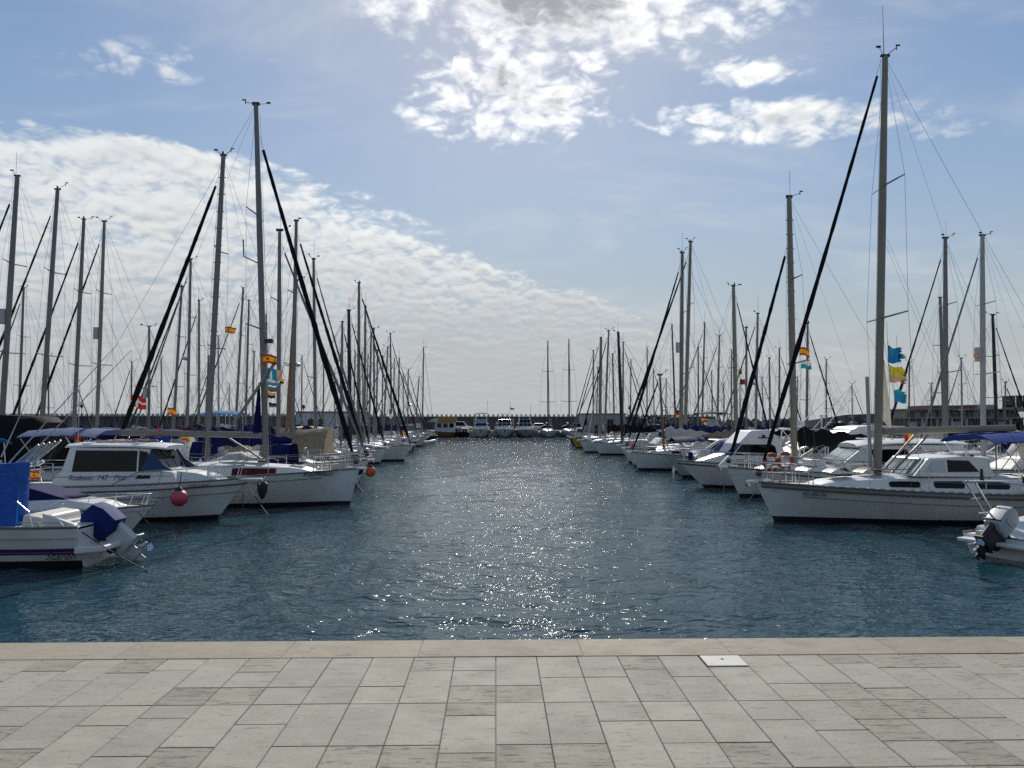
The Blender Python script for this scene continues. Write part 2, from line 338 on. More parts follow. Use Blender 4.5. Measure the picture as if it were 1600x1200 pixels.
# ------------------------------------------------------------------ quay in front
QZ = HC-1.73
def stone_mat(name, col, pit, rnd, edge=0):
    M = bpy.data.materials.new(name); M.use_nodes = True; t = M.node_tree; b = t.nodes['Principled BSDF']; L = t.links.new
    def nz(sc, de=6, ro=.6, vec=None):
        n = t.nodes.new('ShaderNodeTexNoise'); n.inputs['Scale'].default_value = sc; n.inputs['Detail'].default_value = de; n.inputs['Roughness'].default_value = ro; L(vec or co.outputs['Object'], n.inputs['Vector']); return n.outputs['Fac']
    def rg(v, a, b_, lo, hi):
        n = t.nodes.new('ShaderNodeMapRange'); n.interpolation_type = 'SMOOTHSTEP'; n.inputs[1].default_value = a; n.inputs[2].default_value = b_; n.inputs[3].default_value = lo; n.inputs[4].default_value = hi; L(v, n.inputs[0]); return n.outputs[0]
    def mul(a, b_):
        n = t.nodes.new('ShaderNodeMath'); n.operation = 'MULTIPLY'; L(a, n.inputs[0]); L(b_, n.inputs[1]); return n.outputs[0]
    co = t.nodes.new('ShaderNodeTexCoord'); oi = t.nodes.new('ShaderNodeObjectInfo')
    mp = t.nodes.new('ShaderNodeMapping'); mp.inputs['Scale'].default_value = (.55, 2.6, 1); L(co.outputs['Object'], mp.inputs[0])
    of = t.nodes.new('ShaderNodeVectorMath'); of.operation = 'SCALE'; of.inputs[0].default_value = (17, 31, 0); L(oi.outputs['Random'], of.inputs['Scale'])
    ad = t.nodes.new('ShaderNodeVectorMath'); L(mp.outputs[0], ad.inputs[0]); L(of.outputs[0], ad.inputs[1]); vv = ad.outputs[0]
    v = mul(rg(nz(3.2, 8, .7, vv), .3, .72, .90, 1.06), rg(nz(48, 4, .6), .3, .7, .90, 1.06))
    rn = t.nodes.new('ShaderNodeMapRange'); rn.inputs[3].default_value = 1-rnd; rn.inputs[4].default_value = 1+rnd*.6; L(oi.outputs['Random'], rn.inputs[0]); v = mul(v, rn.outputs[0])
    pits = rg(nz(11, 5, .72, vv), .575+(.0 if not pit else -.06), .66, 1., .42 if pit else .66); v = mul(v, pits)
    st = rg(nz(1.9, 5, .6), .60, .76, 1., .78); v = mul(v, st)         # damp stains, wear
    for vsc, rad, lo in ((7.5, .045, .55), (2.6, .022, .45)):              # gum, drips, small chips
        vo = t.nodes.new('ShaderNodeTexVoronoi'); vo.inputs['Scale'].default_value = vsc; vo.inputs['Randomness'].default_value = 1
        wv = t.nodes.new('ShaderNodeVectorMath'); nn = t.nodes.new('ShaderNodeTexNoise'); nn.inputs['Scale'].default_value = 26; L(co.outputs['Object'], nn.inputs['Vector'])
        ns_ = t.nodes.new('ShaderNodeVectorMath'); ns_.operation = 'SCALE'; ns_.inputs['Scale'].default_value = .03; L(nn.outputs['Color'], ns_.inputs[0]); L(co.outputs['Object'], wv.inputs[0]); L(ns_.outputs[0], wv.inputs[1]); L(wv.outputs[0], vo.inputs['Vector'])
        v = mul(v, rg(vo.outputs['Distance'], rad, rad*2.2, lo, 1.))
    sc = t.nodes.new('ShaderNodeVectorMath'); sc.operation = 'SCALE'; sc.inputs[0].default_value = col; L(v, sc.inputs['Scale']); L(sc.outputs[0], b.inputs['Base Color'])
    L(rg(nz(4, 3, .5), .35, .7, .80, .9), b.inputs['Roughness']); b.inputs['Specular IOR Level'].default_value = .3
    bp = t.nodes.new('ShaderNodeBump'); bp.inputs['Distance'].default_value = .004; bp.inputs['Strength'].default_value = .7; L(mul(pits, rg(nz(70, 3, .6), .3, .7, .8, 1.)), bp.inputs['Height']); L(bp.outputs[0], b.inputs['Normal'])
    return M
ST1 = stone_mat('paving_stone', (.275, .262, .216), False, .09); ST2 = stone_mat('pitted_paving_stone', (.25, .235, .19), True, .12); ST3 = stone_mat('coping_stone', (.255, .226, .176), False, .08)
JT = pm('mortar_joint', (.17, .16, .13), .9)
Y0, YE = 6.03, 5.60        # quay face, inner edge of the coping
pav = MB().box((0, (YE-12)/2+.0, QZ-.55), (120, YE+12, 1.06)).box((0, (Y0+YE)/2-.02, QZ-1.6), (120, Y0-YE-.04, 3.2)).build('pavement', [JT]); pav['kind'] = 'structure'
def slab(x0, x1, y0, y1, z, th, mb=None, g=.0017, dzz=None, bev=.004):
    q = mb or MB(); x0 += g; x1 -= g; y0 += g; y1 -= g; zt = z+(random.uniform(-.0012, .0012) if dzz is None else dzz); e = bev
    o = [(x0, y0, z-th), (x1, y0, z-th), (x1, y1, z-th), (x0, y1, z-th), (x0, y0, zt-e), (x1, y0, zt-e), (x1, y1, zt-e), (x0, y1, zt-e),
         (x0+e, y0+e, zt), (x1-e, y0+e, zt), (x1-e, y1-e, zt), (x0+e, y1-e, zt)]
    q.add(o, [(8, 9, 10, 11)]+[(4+i, 4+(i+1) % 4, 8+(i+1) % 4, 8+i) for i in range(4)]+[(i, (i+1) % 4, 4+(i+1) % 4, 4+i) for i in range(4)])
    return q
HX, HY0, HY1 = (1.16*0, 0, 0)
hp0 = P(1128, 1042, 1); 
def ground(px, py, z=QZ):
    d = CM @ Vector(((px-800)/F, -(py-600)/F, -1)); return Vector((0, 0, HC)) + d*((z-HC)/d.z)
hA, hB = ground(1094, 1019), ground(1187, 1042)
hx0 = .3*round(ground(1128, 1041).x/.3); hx1 = hx0+.3; hy0, hy1 = ground(1150, 1042).y, YE-.01
extra = MB(); cnt = 0
cells = []
for bi in range(6):
    y1 = YE-.9*bi
    for ci in range(-28, 28):
        x = .3*ci; rr = random.random()
        if rr < .3: sp_ = [.6, .3]
        elif rr < .52: sp_ = [.3, .6]
        elif rr < .66: sp_ = [.45, .45]
        elif rr < .78: sp_ = [.2, .5, .2]
        elif rr < .9: sp_ = [.3, .3, .3]
        else: sp_ = [.25, .65]
        y = y1
        for s_ in sp_:
            cells.append((x, x+.3, y-s_, y)); y -= s_
cells = [c for c in cells if not (c[0] < hx1-.01 and c[1] > hx0+.01 and c[2] < hy1-.01 and c[3] > hy0+.01)]
for c in [(hx0, hx1, YE-.9, hy0)]: cells.append(c)
cells.sort(key=lambda c: (c[3] < 3.4, abs((c[0]+c[1])/2)/(c[3]+.8) > .74, -c[3]))
for k, c in enumerate(cells):
    if k < 296: slab(*c, QZ, .03).build('paving_stone', ST2 if ((c[3]-c[2]) < .33 and random.random() < .5) else ST1, pav, weld=False)
    else: slab(*c, QZ, .03, extra)
extra.build('paving', ST1, pav, weld=False)['kind'] = 'stuff'
xs = [-14.3+1.15*i+random.uniform(-.12, .12) for i in range(26)]
for a, b in zip(xs, xs[1:]): slab(a, b, YE, Y0, QZ+.003, .16, g=.0012, dzz=random.uniform(-.001, .001), bev=.004).build('coping_stone', ST3, pav, weld=False)
t = thing('drain_cover', 'pale ribbed drain cover set in the paving beside the quay edge', 'drain cover', ((hx0+hx1)/2, (hy0+hy1)/2, QZ))
mw = pm('pale_cover_concrete', (.55, .54, .50), .7, var=.15, scale=8)
dy = hy1-hy0; MB().box((0, 0, -.012), (.29, dy-.012, .02)).build('frame', JT, t)
ns = 11
for i in range(ns): MB().box((0, -dy/2+.012+(i+.5)*(dy-.024)/ns, .001), (.286, (dy-.024)/ns*.74, .012)).build('slat', mw, t)
MB().box((.0, .03, .0085), (.016, .022, .004)).build('lifting_slot', HBLK, t)

# ------------------------------------------------------------------ far quay, breakwater, buildings
QF = 166.
fq = MB().box((-40, QF+11, .35), (330, 22, 1.9)).build('far_quay', CONC); fq['kind'] = 'structure'
bw = thing('breakwater_wall', 'long dark breakwater wall with small white crenellated posts across the harbour end', 'wall', (-32, QF+13, 1.3))
XW0, XW1 = -108, 62
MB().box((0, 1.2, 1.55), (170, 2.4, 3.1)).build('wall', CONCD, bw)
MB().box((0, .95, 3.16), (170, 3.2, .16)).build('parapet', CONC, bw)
pst = MB(); k = 0
for i in range(150):
    pst.box((-84+i*1.12, -.35, 3.46), (.5, .3, .46))
for i in range(150): pst.box((-84+i*1.12, -.35, 3.73), (.26, .2, .1))
pst.build('post', CONCW, bw)['kind'] = 'stuff'
for i in range(19): MB().box((-81+i*9, -.25, 1.4), (.9, .5, 2.8)).build('buttress', CONC, bw)
# left side wall and quay beyond the left pontoon
lw = thing('harbour_wall', 'low dark harbour wall behind the masts of the far left', 'wall', (-100, 150, 0))
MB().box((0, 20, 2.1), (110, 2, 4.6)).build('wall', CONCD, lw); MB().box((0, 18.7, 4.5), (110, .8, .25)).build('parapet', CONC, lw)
pst = MB()
for i in range(95): pst.box((-53+i*1.12, 18.7, 4.85), (.5, .3, .46))
pst.build('post', CONCW, lw)['kind'] = 'stuff'
def building(name, label, loc, size, wm, wins, group=None, arch=False, roofm=CONCD, ov=.3):
    b = thing(name, label, 'building', loc, 0, group); w, d, h = size
    MB().box((0, 0, h/2), (w, d, h)).build('wall', wm, b)
    MB().box((0, 0, h+.12), (w+ov, d+ov, .24)).build('roof', roofm, b)
    for (x, z, ww, hh, kind) in wins:
        y = -d/2
        if kind == 'arch':
            pf = [(x-ww/2, z), (x+ww/2, z)]+[(x+ww/2*math.cos(R(a)), z+hh-ww/2+ww/2*math.sin(R(a))) for a in range(0, 181, 30)]
            q = MB(); n = len(pf); q.add([(a, y-.03, e) for a, e in pf]+[(a, y+.1, e) for a, e in pf], [tuple(range(n)), tuple(range(2*n-1, n-1, -1))]+[((i+1) % n, i, n+i, n+(i+1) % n) for i in range(n)])
            f = q.build('window', GLS, b)
        else:
            f = MB().box((x, y-.02, z+hh/2), (ww, .1, hh)).build('door' if kind == 'door' else 'window', PLST if kind == 'pale' else GLS, b)
        if kind != 'door': MB().box((x, y-.06, z-.05), (ww+.2, .14, .1)).build('sill', CONCW, f)
    return b
a, c = P(462, 665, 146), P(566, 665, 146)
building('harbour_office', 'low white building with arched windows behind the left row of masts', ((a.x+c.x)/2, 150, 1.3), (c.x-a.x, 8, 3.7), PLST,
         [(-3.6, .9, 1.1, 1.7, 'arch'), (-1.6, .9, 1.1, 1.7, 'arch'), (1.2, .05, 2.6, 2.6, 'pale'), (4.6, .9, 1.2, 1.7, 'arch')], ov=.5)
MB().box((-48, 156, .3), (46, 19.5, 1.98)).build('side_quay', CONC)['kind'] = 'structure'
a, c = P(914, 666, 162), P(985, 666, 162)
building('quay_hut', 'grey flat-roofed hut on the far quay behind the yellow-hulled boat', ((a.x+c.x)/2, QF+5, 1.3), (c.x-a.x, 6, 3.6), pm('grey_render', (.33, .34, .37), .8),
         [(-4.0, 1.2, .5, 1.4, 'win'), (1.6, .1, 1.6, 2.4, 'win')], ov=.4)
# curved dark wall and right quay
rq = MB().box((90, 142, .35), (104, 70, 1.9)).build('right_quay', CONC); rq['kind'] = 'structure'
rw = thing('curved_wall', 'dark curved concrete sea wall with round marks behind the right pontoon', 'wall', (0, 0, 1.3))
arc = [P(x, 655, y) for x, y in ((1248, 158), (1280, 146), (1320, 138), (1370, 134), (1420, 132), (1470, 132), (1540, 134))]
hts = [1.9, 2.5, 3.2, 3.4, 3.3, 3.2, 3.2]
for i in range(6):
    p, q = arc[i], arc[i+1]; n = Vector((q.y-p.y, -(q.x-p.x), 0)).normalized()*1.2; g = (q-p)*.004
    vs = [(e.x+s.x, e.y+s.y, z) for e, h in ((p+g, hts[i]), (q-g, hts[i+1])) for s in (n*0, -n) for z in (0, h)]
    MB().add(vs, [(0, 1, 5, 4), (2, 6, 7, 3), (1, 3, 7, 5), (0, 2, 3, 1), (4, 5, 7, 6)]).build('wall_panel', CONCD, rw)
for px, r in ((1334, 1.0), (1341, .0), (1353, 1.0), (1317, .7)):
    if r:
        p = P(px, 662, 131); MB().tube([(p.x, p.y+4.2, 1.5), (p.x, p.y+5.6, 1.5)], r*.55, 14).build('round_mark', CONC, rw)
tb = thing('terrace_building', 'two-storey dark brown building with roof terrace and pale columns beyond the right pontoon', 'building', (P(1520, 660, 112).x, 116, 1.3))
bwid = 18.5; tb.scale = (1, 1, .76)
MB().box((0, 2, 1.6), (bwid, 8, 3.2)).build('ground_floor', BRWN, tb); MB().box((.4, 2.5, 4.05), (bwid-1, 7, 1.7)).build('upper_floor', CONCW, tb)
MB().box((0, 1.6, 3.25), (bwid+.6, 9.4, .22)).build('floor_slab', CONC, tb); MB().box((0, 1.6, 5.02), (bwid+.4, 9.6, .24)).build('roof', CONC, tb)
for i in range(8):
    x = -8.2+i*2.3; f = MB().box((x, -2.03, 1.35), (1.5, .1, 2.3)).build('window', GLS if i % 3 else PLST, tb); MB().box((x, -2.1, 1.35), (.08, .1, 2.3)).build('mullion', CONCW, f)
    f = MB().box((x+.4, -1.03, 4.15), (1.7 if i % 2 else 1.2, .1, 1.3)).build('window', GLS, tb); MB().box((x+.4, -1.1, 4.15), (.07, .1, 1.3)).build('mullion', CONCW, f)
    MB().box((x+1.15, -2.7, 1.6), (.28, .28, 3.2)).build('column', CONCW, tb)
MB().box((-1.5, 1.5, 5.5), (7.5, 6, .7)).build('roof_box', HRED, tb); MB().box((4.6, 2, 5.6), (3.6, 4, .9)).build('roof_box', CONCW, tb)
for i in range(3): MB().tube([(-8.6, -2.6, 3.5+i*.3), (9, -2.6, 3.5+i*.3)], .03, 4).build('railing', CONCW, tb)
gp = P(1597, 640, 112); gb = thing('glass_pavilion', 'dark glazed pavilion on the terrace roof at the right edge', 'building', (gp.x+1, 114, 5.42))
MB().box((0, 0, .85), (3.2, 3, 1.7)).build('glazing', GLS, gb)
for x in (-1.6, -.55, .55, 1.6): MB().box((x, -1.52, .85), (.1, .08, 1.75)).build('mullion', INOX, gb)
MB().box((0, 0, -.33), (3.4, 3.2, .66)).build('base', CONC, gb); MB().box((0, 0, 1.75), (3.5, 3.3, .1)).build('roof', DARKM, gb)
# boulders at the root of the breakwater, one heap nobody could count
bm = bmesh.new()
for i in range(60):
    px = 1008+i*4.3; p = P(px, 662, 168+random.uniform(-3, 3)); r = random.uniform(.6, 1.4)
    M_ = Matrix.Translation((p.x, p.y+9, 2.2+random.uniform(-.2, 1.2))) @ Matrix.Rotation(random.random()*6, 4, Vector((random.random(), random.random(), 1)))
    g = bmesh.ops.create_icosphere(bm, subdivisions=2, radius=r, matrix=M_)
    for v in g['verts']: v.co += Vector((random.uniform(-.16, .16), random.uniform(-.16, .16), random.uniform(-.16, .16)))*r
me = bpy.data.meshes.new('boulders'); bm.to_mesh(me); bm.free(); me.materials.append(ROCK); o = bpy.data.objects.new('boulders', me); COL.objects.link(o)
tag(o, 'heap of grey armour boulders at the breakwater foot right of the grey hut', 'boulders', None, 'stuff')
# lamps on the breakwater
def lamp(px, Y, h, label):
    p = P(px, 655, Y); t = thing('street_lamp', label, 'street lamp', (p.x, Y, 1.3), 0, 'lamps along the far quay')
    MB().tube([(0, 0, 0), (0, 0, h)], [.1, .06], 8).build('pole', DARKM, t); MB().loft([[(math.cos(a)*r, math.sin(a)*r, z) for a in [k*math.pi/4 for k in range(8)]] for r, z in ((.05, h), (.28, h+.25), (.36, h+.6), (.1, h+.95))]).build('lantern', DARKM, t)
lamp(984, 168, 4.6, 'dark lantern lamp post standing right of the grey quay hut')
lamp(474, 149, 4.4, 'dark lantern lamp post above the white arched building')
lamp(127, 160, 4.8, 'dark lantern lamp post over the far left harbour wall')
# parked cars
def car(px, Y, label, mt, rz, L=4.4, H=1.6):
    p = P(px, 668, Y); t = thing('parked_car', label, 'car', (p.x, Y, 1.3), rz, 'cars parked on the far quays')
    w = (.88, 0, -.0)
    MB().house([(-L/2, .35), (L/2, .35), (L/2, .75), (L*.27, .95), (-L/2, .98)], w).build('body', mt, t, bevel=.06)
    MB().house([(-L*.46, .97), (L*.26, .95), (L*.08, H), (-L*.38, H)], (1.05, 0, -.22)).build('cabin', mt, t, bevel=.05)
    for s in (-1, 1): MB().panel([(-L*.40, 1.02), (L*.2, 1.0), (L*.06, H-.1), (-L*.35, H-.1)], (1.05, 0, -.22), s).build('window', GLS, t)
    for x in (-L*.3, L*.31):
        for s in (-1, 1): wv = MB().tube([(x, s*.7, .33), (x, s*.9, .33)], .33, 14).build('wheel', RUBB, t); MB().tube([(x, s*.895, .33), (x, s*.91, .33)], .19, 10).build('rim', INOX, wv)
car(1314, 118, 'dark blue car parked on the right quay below the curved wall', CARP, 0, 5.0, 1.75)
car(1356, 120, 'white car parked on the right quay beside the dark blue car', CARW, R(90))
car(1400, 122, 'silver white car half hidden behind the tall right mast', CARW, R(8))
car(700, 171, 'grey car parked behind the yellow-roofed boat', GELG, R(5)); car(722, 171, 'white van-like car between yellow-roofed boat and first motor yacht', CARW, R(0), 4.8, 2.0)
car(906, 172, 'dark car parked at the foot of the wall left of the hut', CARP, 0)
car(846, 172, 'pale car parked at the wall behind the dark-masted boat', CARW, 0)
# pontoons
for x, lb in ((-19.0, 'floating pontoon behind the left row of boats'), (20.6, 'floating pontoon behind the right row of boats')):
    t = thing('pontoon', lb, 'pontoon', (x, 80, 0), 0, 'pontoons')
    MB().box((0, 0, .2), (2.2, 140, .5)).build('float', CONC, t)
    for i in range(290): pass
    q = MB()
    for i in range(470): q.box((0, -69.9+i*.297, .475), (2.24, .27, .05))
    q.build('planking', TEAK, t, weld=False)['kind'] = 'stuff'
    for i in range(9):
        MB().box((.75*(-1)**i, -66+i*16, 1.05), (.28, .28, 1.1)).build('service_pedestal', CONCW, t)
# ------------------------------------------------------------------ boat building
def hull(parent, L, B, fs, fb, hullm, kind='sail', rake=None, boot=BOOT, tw=.62, stripe=None, n=22, toe=RUB, deckm=DECK, name='hull', transom=.0, band=None):
    "lofted hull, bow towards +x; returns sheer(t) -> (x, halfbeam, z)"
    rake = (.10*L if kind == 'sail' else .13*L) if rake is None else rake
    tm = .42 if kind == 'sail' else .35
    def hb(t):
        if t < tm: return B/2*lerp(tw, 1, math.sin(math.pi/2*t/tm))
        u = (t-tm)/(1-tm); return max(.03, B/2*(1-u**(2.1 if kind == 'sail' else 2.7)))
    def zs(t): return fs+(fb-fs)*t**1.7-.10*(fb-fs)*math.sin(math.pi*t)
    def zk(t): return -.5+.42*max(0, (t-.55)/.45)**2 + (.35*max(0, (.2-t)/.2) if kind == 'sail' else .1)
    def X(t, z, zz): h = max(0, min(1, z/zz)); return -L/2+L*t-rake*(1-h)*t**7+transom*(1-h)*(1-t)**8
    lv = [-9, -.12, .03, .14, .30, .46, .62, .76, .86, .93, 1.0]
    rows = []; 
    for i in range(n+1):
        t = i/n; t = t**.85 if kind == 'sail' else t**.8
        b, s_, k = hb(t), zs(t), zk(t); e = lerp(.42 if kind == 'sail' else .30, .85, max(0, (t-.4)/.6)**1.5)
        half = []
        for q, l in enumerate(lv):
            z = k if q == 0 else (max(k, l) if q < 4 else .14+(s_-.14)*(l-.14)/.86)
            h = (z-k)/(s_-k); y = b*(h**e if h > 0 else 0)
            half.append((X(t, z, s_), y, z))
        rows.append([(x, -y, z) for x, y, z in reversed(half)]+half[1:])
    nl = len(lv)-1
    def mif(i, j):
        q = nl-1-j if j < nl else j-nl      # band index counted from the keel
        if q < 2: return 2
        if q == 2: return 1
        if band and q in band: return 3
        return 0
    mb = MB().grid(rows, mif=mif)
    r0 = rows[0]; mb.add(r0, [tuple(range(len(r0)))], 0)
    h = mb.build(name, [hullm, boot, AF, stripe or hullm], parent, smooth=True)
    dk = []
    for i in range(n+1):
        t = i/n; t = t**.85 if kind == 'sail' else t**.8
        b, z = hb(t), zs(t); x = -L/2+L*t
        dk.append([(x, y*b*.985, z-.012+.05*(1-abs(y)**2)*min(1, b)) for y in (-1, -.8, -.4, 0, .4, .8, 1)])
    MB().grid(dk).build('deck', deckm, parent, smooth=True)
    if toe:
        for s in (-1, 1):
            MB().tube([(-L/2+L*((i/n)**.85), s*hb((i/n)**.85), zs((i/n)**.85)+.01) for i in range(n+1)], .035 if L > 8 else .03, 6).build('toe_rail', toe, parent)
    return lambda t: (-L/2+L*t, hb(t), zs(t))
def coachroof(parent, sheer, L, xa, xf, w, h, wm=GLS, wins=((.12, .34), (.42, .60)), mat=GEL, name='cabin', fz=.35):
    def sec(u):
        x = lerp(xa, xf, u); t = (x+L/2)/L; _, b, z = sheer(min(1, t)); ww = min(w*(1-.45*u**2.2), b*.78); hh = h*(1-.72*u**2.4)*(1 if u < .97 else .5)
        return x, ww, hh, z-.03
    secs = []
    for i in range(15):
        x, ww, hh, z = sec(i/14); secs.append([(x, -ww, z), (x, -ww*.95, z+hh*.55), (x, -ww*.86, z+hh*.88), (x, -ww*.6, z+hh*1.0), (x, 0, z+hh*1.07), (x, ww*.6, z+hh), (x, ww*.86, z+hh*.88), (x, ww*.95, z+hh*.55), (x, ww, z)])
    c = MB().loft(secs).build(name, mat, parent, smooth=True)
    for a, b_ in wins:
        for s in (-1, 1):
            top_, bot, mid = [], [], []
            for k in (0, .5, 2, 4, 6, 7.5, 8):
                x, ww, hh, z = sec(lerp(a, b_, k/8)); zo = .28+.10*(k in (0, 8)); z1 = .70-.10*(k in (0, 8))
                f = lambda q: s*(ww*lerp(1, .95, min(1, q/.55))+(q > .55)*ww*-.09*(q-.55)/.33)
                mid.append((x, f(.55), z+hh*.55)); bot.append((x, f(zo), z+hh*zo)); top_.append((x, f(z1), z+hh*z1))
            off = lambda p, d: (p[0], p[1]+s*d, p[2])
            MB().grid([[off(p, .012) for p in bot], [off(p, .012) for p in mid], [off(p, .012) for p in top_], [off(p, -.02) for p in top_]]).grid([[off(p, .012) for p in bot], [off(p, -.02) for p in bot]]).build('window', wm, c)
    return c, sec
def pulpit(parent, sheer, L, d=.016, h=.62, back=.13, stern=False, name='pulpit'):
    mb = MB()
    ts = [.999, .96, .9, 1-back] if not stern else [.001, .06, .12]
    r = [sheer(t) for t in ts]
    for zz in (h, h*.52):
        a = [(x+(.05 if not stern else 0), b*.93+(.02), z+zz) for x, b, z in r]
        mb.tube(list(reversed(a))+[(x, -y, z) for x, y, z in a], d, 6)
    for x, b, z in r[1:]:
        for s in (-1, 1): mb.tube([(x, s*b*.93, z), (x+.02, s*(b*.93+.02), z+h)], d, 6)
    return mb.build(name, INOX, parent, smooth=True)
def liferail(parent, sheer, L, D, sep, t0=.08, t1=.88, h=.62, n=7):
    mb = MB(); rr = max(.004, .00011*D)
    for s in (-1, 1):
        for zz in (h, h*.5): mb.tube([(lambda q: (q[0], s*(q[1]*.95), q[2]+zz))(sheer(lerp(t0, t1, i/10))) for i in range(11)], rr, 4)
    for i in range(n):
        for s in (-1, 1):
            x, b, z = sheer(lerp(t0, t1, i/(n-1))); q = MB() if sep else mb; q.tube([(x, s*b*.95, z), (x, s*b*.95, z+h+.02)], max(.013, .0003*D), 5)
            if sep: q.build('stanchion', INOX, parent)
    mb.build('lifeline', INOX, parent)
def sag(a, b, k=.04, n=8):
    a, b = Vector(a), Vector(b); return [a.lerp(b, i/n)+Vector((0, 0, -k*(b-a).length*4*(i/n)*(1-i/n))) for i in range(n+1)]
def sailboat(name, label, D, top, base, xb=None, head=1, L=None, hullm=GEL, gen=CBK, genr=.085, boomc=CNV, hood=CNV, bim=None, mastm=ALU, group='sailing boats moored along the fairway', spr=2, radar=0, fbk=1., rail=True,
             stripe=None, genf=.93, cabm=GEL, wins=((.12, .34), (.42, .60)), ant=True, boot=BOOT, mr=None, band=None, ladder=False, sec_stay=None, boomlen=.36, boomz=None, toe=RUB, bimx=None, boomr=.085, rake=None, bimz=None):
    pt, pb = P(*top, D), P(*base, D)
    bz = 1.75*fbk
    k = (bz-pb.z)/(pt.z-pb.z); xm = lerp(pb.x, pt.x, k); H = pt.z
    if L is None: L = max(6.5, min(14, .72*H))
    if xb is None: xb = xm+head*.40*L
    elif xb is not None and not isinstance(xb, float): xb = P(xb, 700, D).x
    B = .22*L+.85; fs, fb = (.62+.032*L)*fbk, (.80+.045*L)*fbk
    cxw = xb-head*L/2
    t = thing(name, label, 'sailboat', (cxw, D, 0), 0 if head > 0 else math.pi, group)
    lx = lambda wx: (wx-cxw)*head
    mxl, mtx = lx(xm), lx(pt.x)
    sheer = hull(t, L, B, fs, fb, hullm, boot=boot, stripe=stripe, band=band, toe=toe, transom=-.25, rake=.062*L if rake is None else rake)
    tM = (mxl+L/2)/L
    xa, xf = mxl-.30*L, min(mxl+.17*L, L/2-.14*L)
    c, sec = coachroof(t, sheer, L, xa, xf, B*.33, .36+.014*L, wins=wins, mat=cabm)
    zd = sheer(tM)[2]; zr = zd+.36+.014*L
    # cockpit coaming and wheel
    x0 = -L/2+.05*L
    for s in (-1, 1):
        MB().loft([[(x, s*(B*.30+a), sheer((x+L/2)/L)[2]+z) for a, z in ((-.1, -.05), (.14, -.05), (.09, .26), (-.05, .28))] for x in (x0, (x0+xa)/2, xa+.1)]).build('cockpit_coaming', GEL, t, bevel=.02)
    zc = sheer(.12)[2]
    near_ = D < 50
    if near_:
        wv = MB(); xw = -L/2+.13*L; pts = [(xw, .45*math.cos(a), zc+.62+.45*math.sin(a)) for a in [i*math.pi/8 for i in range(17)]]
        wv.tube(pts, .016, 5)
        for i in range(0, 16, 4): wv.tube([(xw, 0, zc+.62), pts[i]], .01, 4)
        wv.build('steering_wheel', INOX, t); MB().tube([(xw+.12, 0, zc-.1), (xw+.1, 0, zc+.7)], [.14, .1], 8).build('binnacle', GEL, t)
        for s in (-1, 1):
            for xx in (xa-.25, xa-1.1): MB().tube([(xx, s*B*.30, zc+.24), (xx, s*B*.30, zc+.42)], [.09, .075], 10).build('winch', INOX, t)
        MB().box((mxl+.1*L, 0, sec(.75)[3]+sec(.75)[2]*1.05+.05), (.55, .55, .06)).build('deck_hatch', GLS, t, bevel=.02)
        for s in (-1, 1): gx = MB(); gx.tube([(xa+.2*L, s*B*.2, zr+.01), (xa+.21*L, s*B*.2, zr+.09), (xa+.34*L, s*B*.18, zr+.06), (xa+.35*L, s*B*.18, zr-.04)], .015, 5); gx.build('grab_rail', TEAK, t)
    # mast
    mr = mr or (.052+.0042*H)
    nb = 8; mp = [Vector((lerp(mxl, mtx, i/nb), 0, lerp(zr-.12, H, i/nb))) for i in range(nb+1)]
    mast = MB().tube(mp, [mr]*6+[mr*.92, mr*.84, mr*.75], 10, flat=.72).build('mast', mastm, t, smooth=True)
    at = lambda z: Vector((lerp(mxl, mtx, (z-zr)/(H-zr)), 0, z))
    wr = max(.0058, .00017*D)
    hz_ = [lerp(zr, H, f) for f in ((.36, .68) if spr == 2 else ((.5,) if spr == 1 else ()))]
    tips = []
    for i, z in enumerate(hz_):
        ln = B*.36*(1 if i == 0 else .8)
        for s in (-1, 1):
            p = at(z); q = p+Vector((-.16*ln, s*ln, .06)); tips.append((s, q)); MB().tube([p, q], [.034, .026], 6, flat=.5).build('spreader', mastm, t)
    for s in (-1, 1):
        ch = Vector((mxl-.05*L, s*sheer(tM)[1]*.93, zd)); ptz = [ch]+[q for ss, q in tips if ss == s]+[at(H-.15)]
        MB().tube(ptz, wr, 4).build('shroud', WIRE, t)
        if hz_:
            MB().tube([ch+Vector((.25, 0, 0)), at(hz_[0]-.1)], wr, 4).build('lower_shroud', WIRE, t)
    MB().tube(sag((-L/2+.15, .0, sheer(.02)[2]), at(H-.05), .004), wr, 4).build('backstay', WIRE, t)
    if D < 70: MB().tube([at(zr+.2)+Vector((mr+.05, .06, 0)), at(H-.3)+Vector((mr+.03, .03, 0))], wr*.8, 4).build('halyard', LINE, t)
    stem = Vector((L/2-.12, 0, sheer(.99)[2]+.08)); hd = at(lerp(zr, H, genf))+Vector((mr, 0, 0))
    MB().tube([stem, hd+Vector((0, 0, .1))], wr*1.2, 4).build('forestay', WIRE, t)
    if gen:
        pts = sag(stem.lerp(hd, .045), stem.lerp(hd, .965), .0035, 60)
        rs = [.88*genr*(.45 if i < 1 else (lerp(.7, 1.0, i/15) if i < 15 else lerp(1.0, .5, (i-15)/45))*(1+.09*math.sin(i*.9+D)+random.uniform(-.10, .10))) for i in range(61)]
        MB().tube(pts, rs, 8).build('furled_headsail', gen, t, smooth=True)
        MB().tube([stem+Vector((0, 0, .1)), stem+Vector((-.05, 0, .28))], [.1, .1], 8).build('furling_drum', HBLK, t)
    if sec_stay:
        q0 = Vector((L/2-.2*L, 0, sheer(.8)[2])); q1 = at(lerp(zr, H, sec_stay)); MB().tube([q0.lerp(q1, .05), q0.lerp(q1, .96)], [.07, .035], 6).build('furled_staysail', CWH, t)
    # masthead gear
    gmb = MB(); tp = at(H)
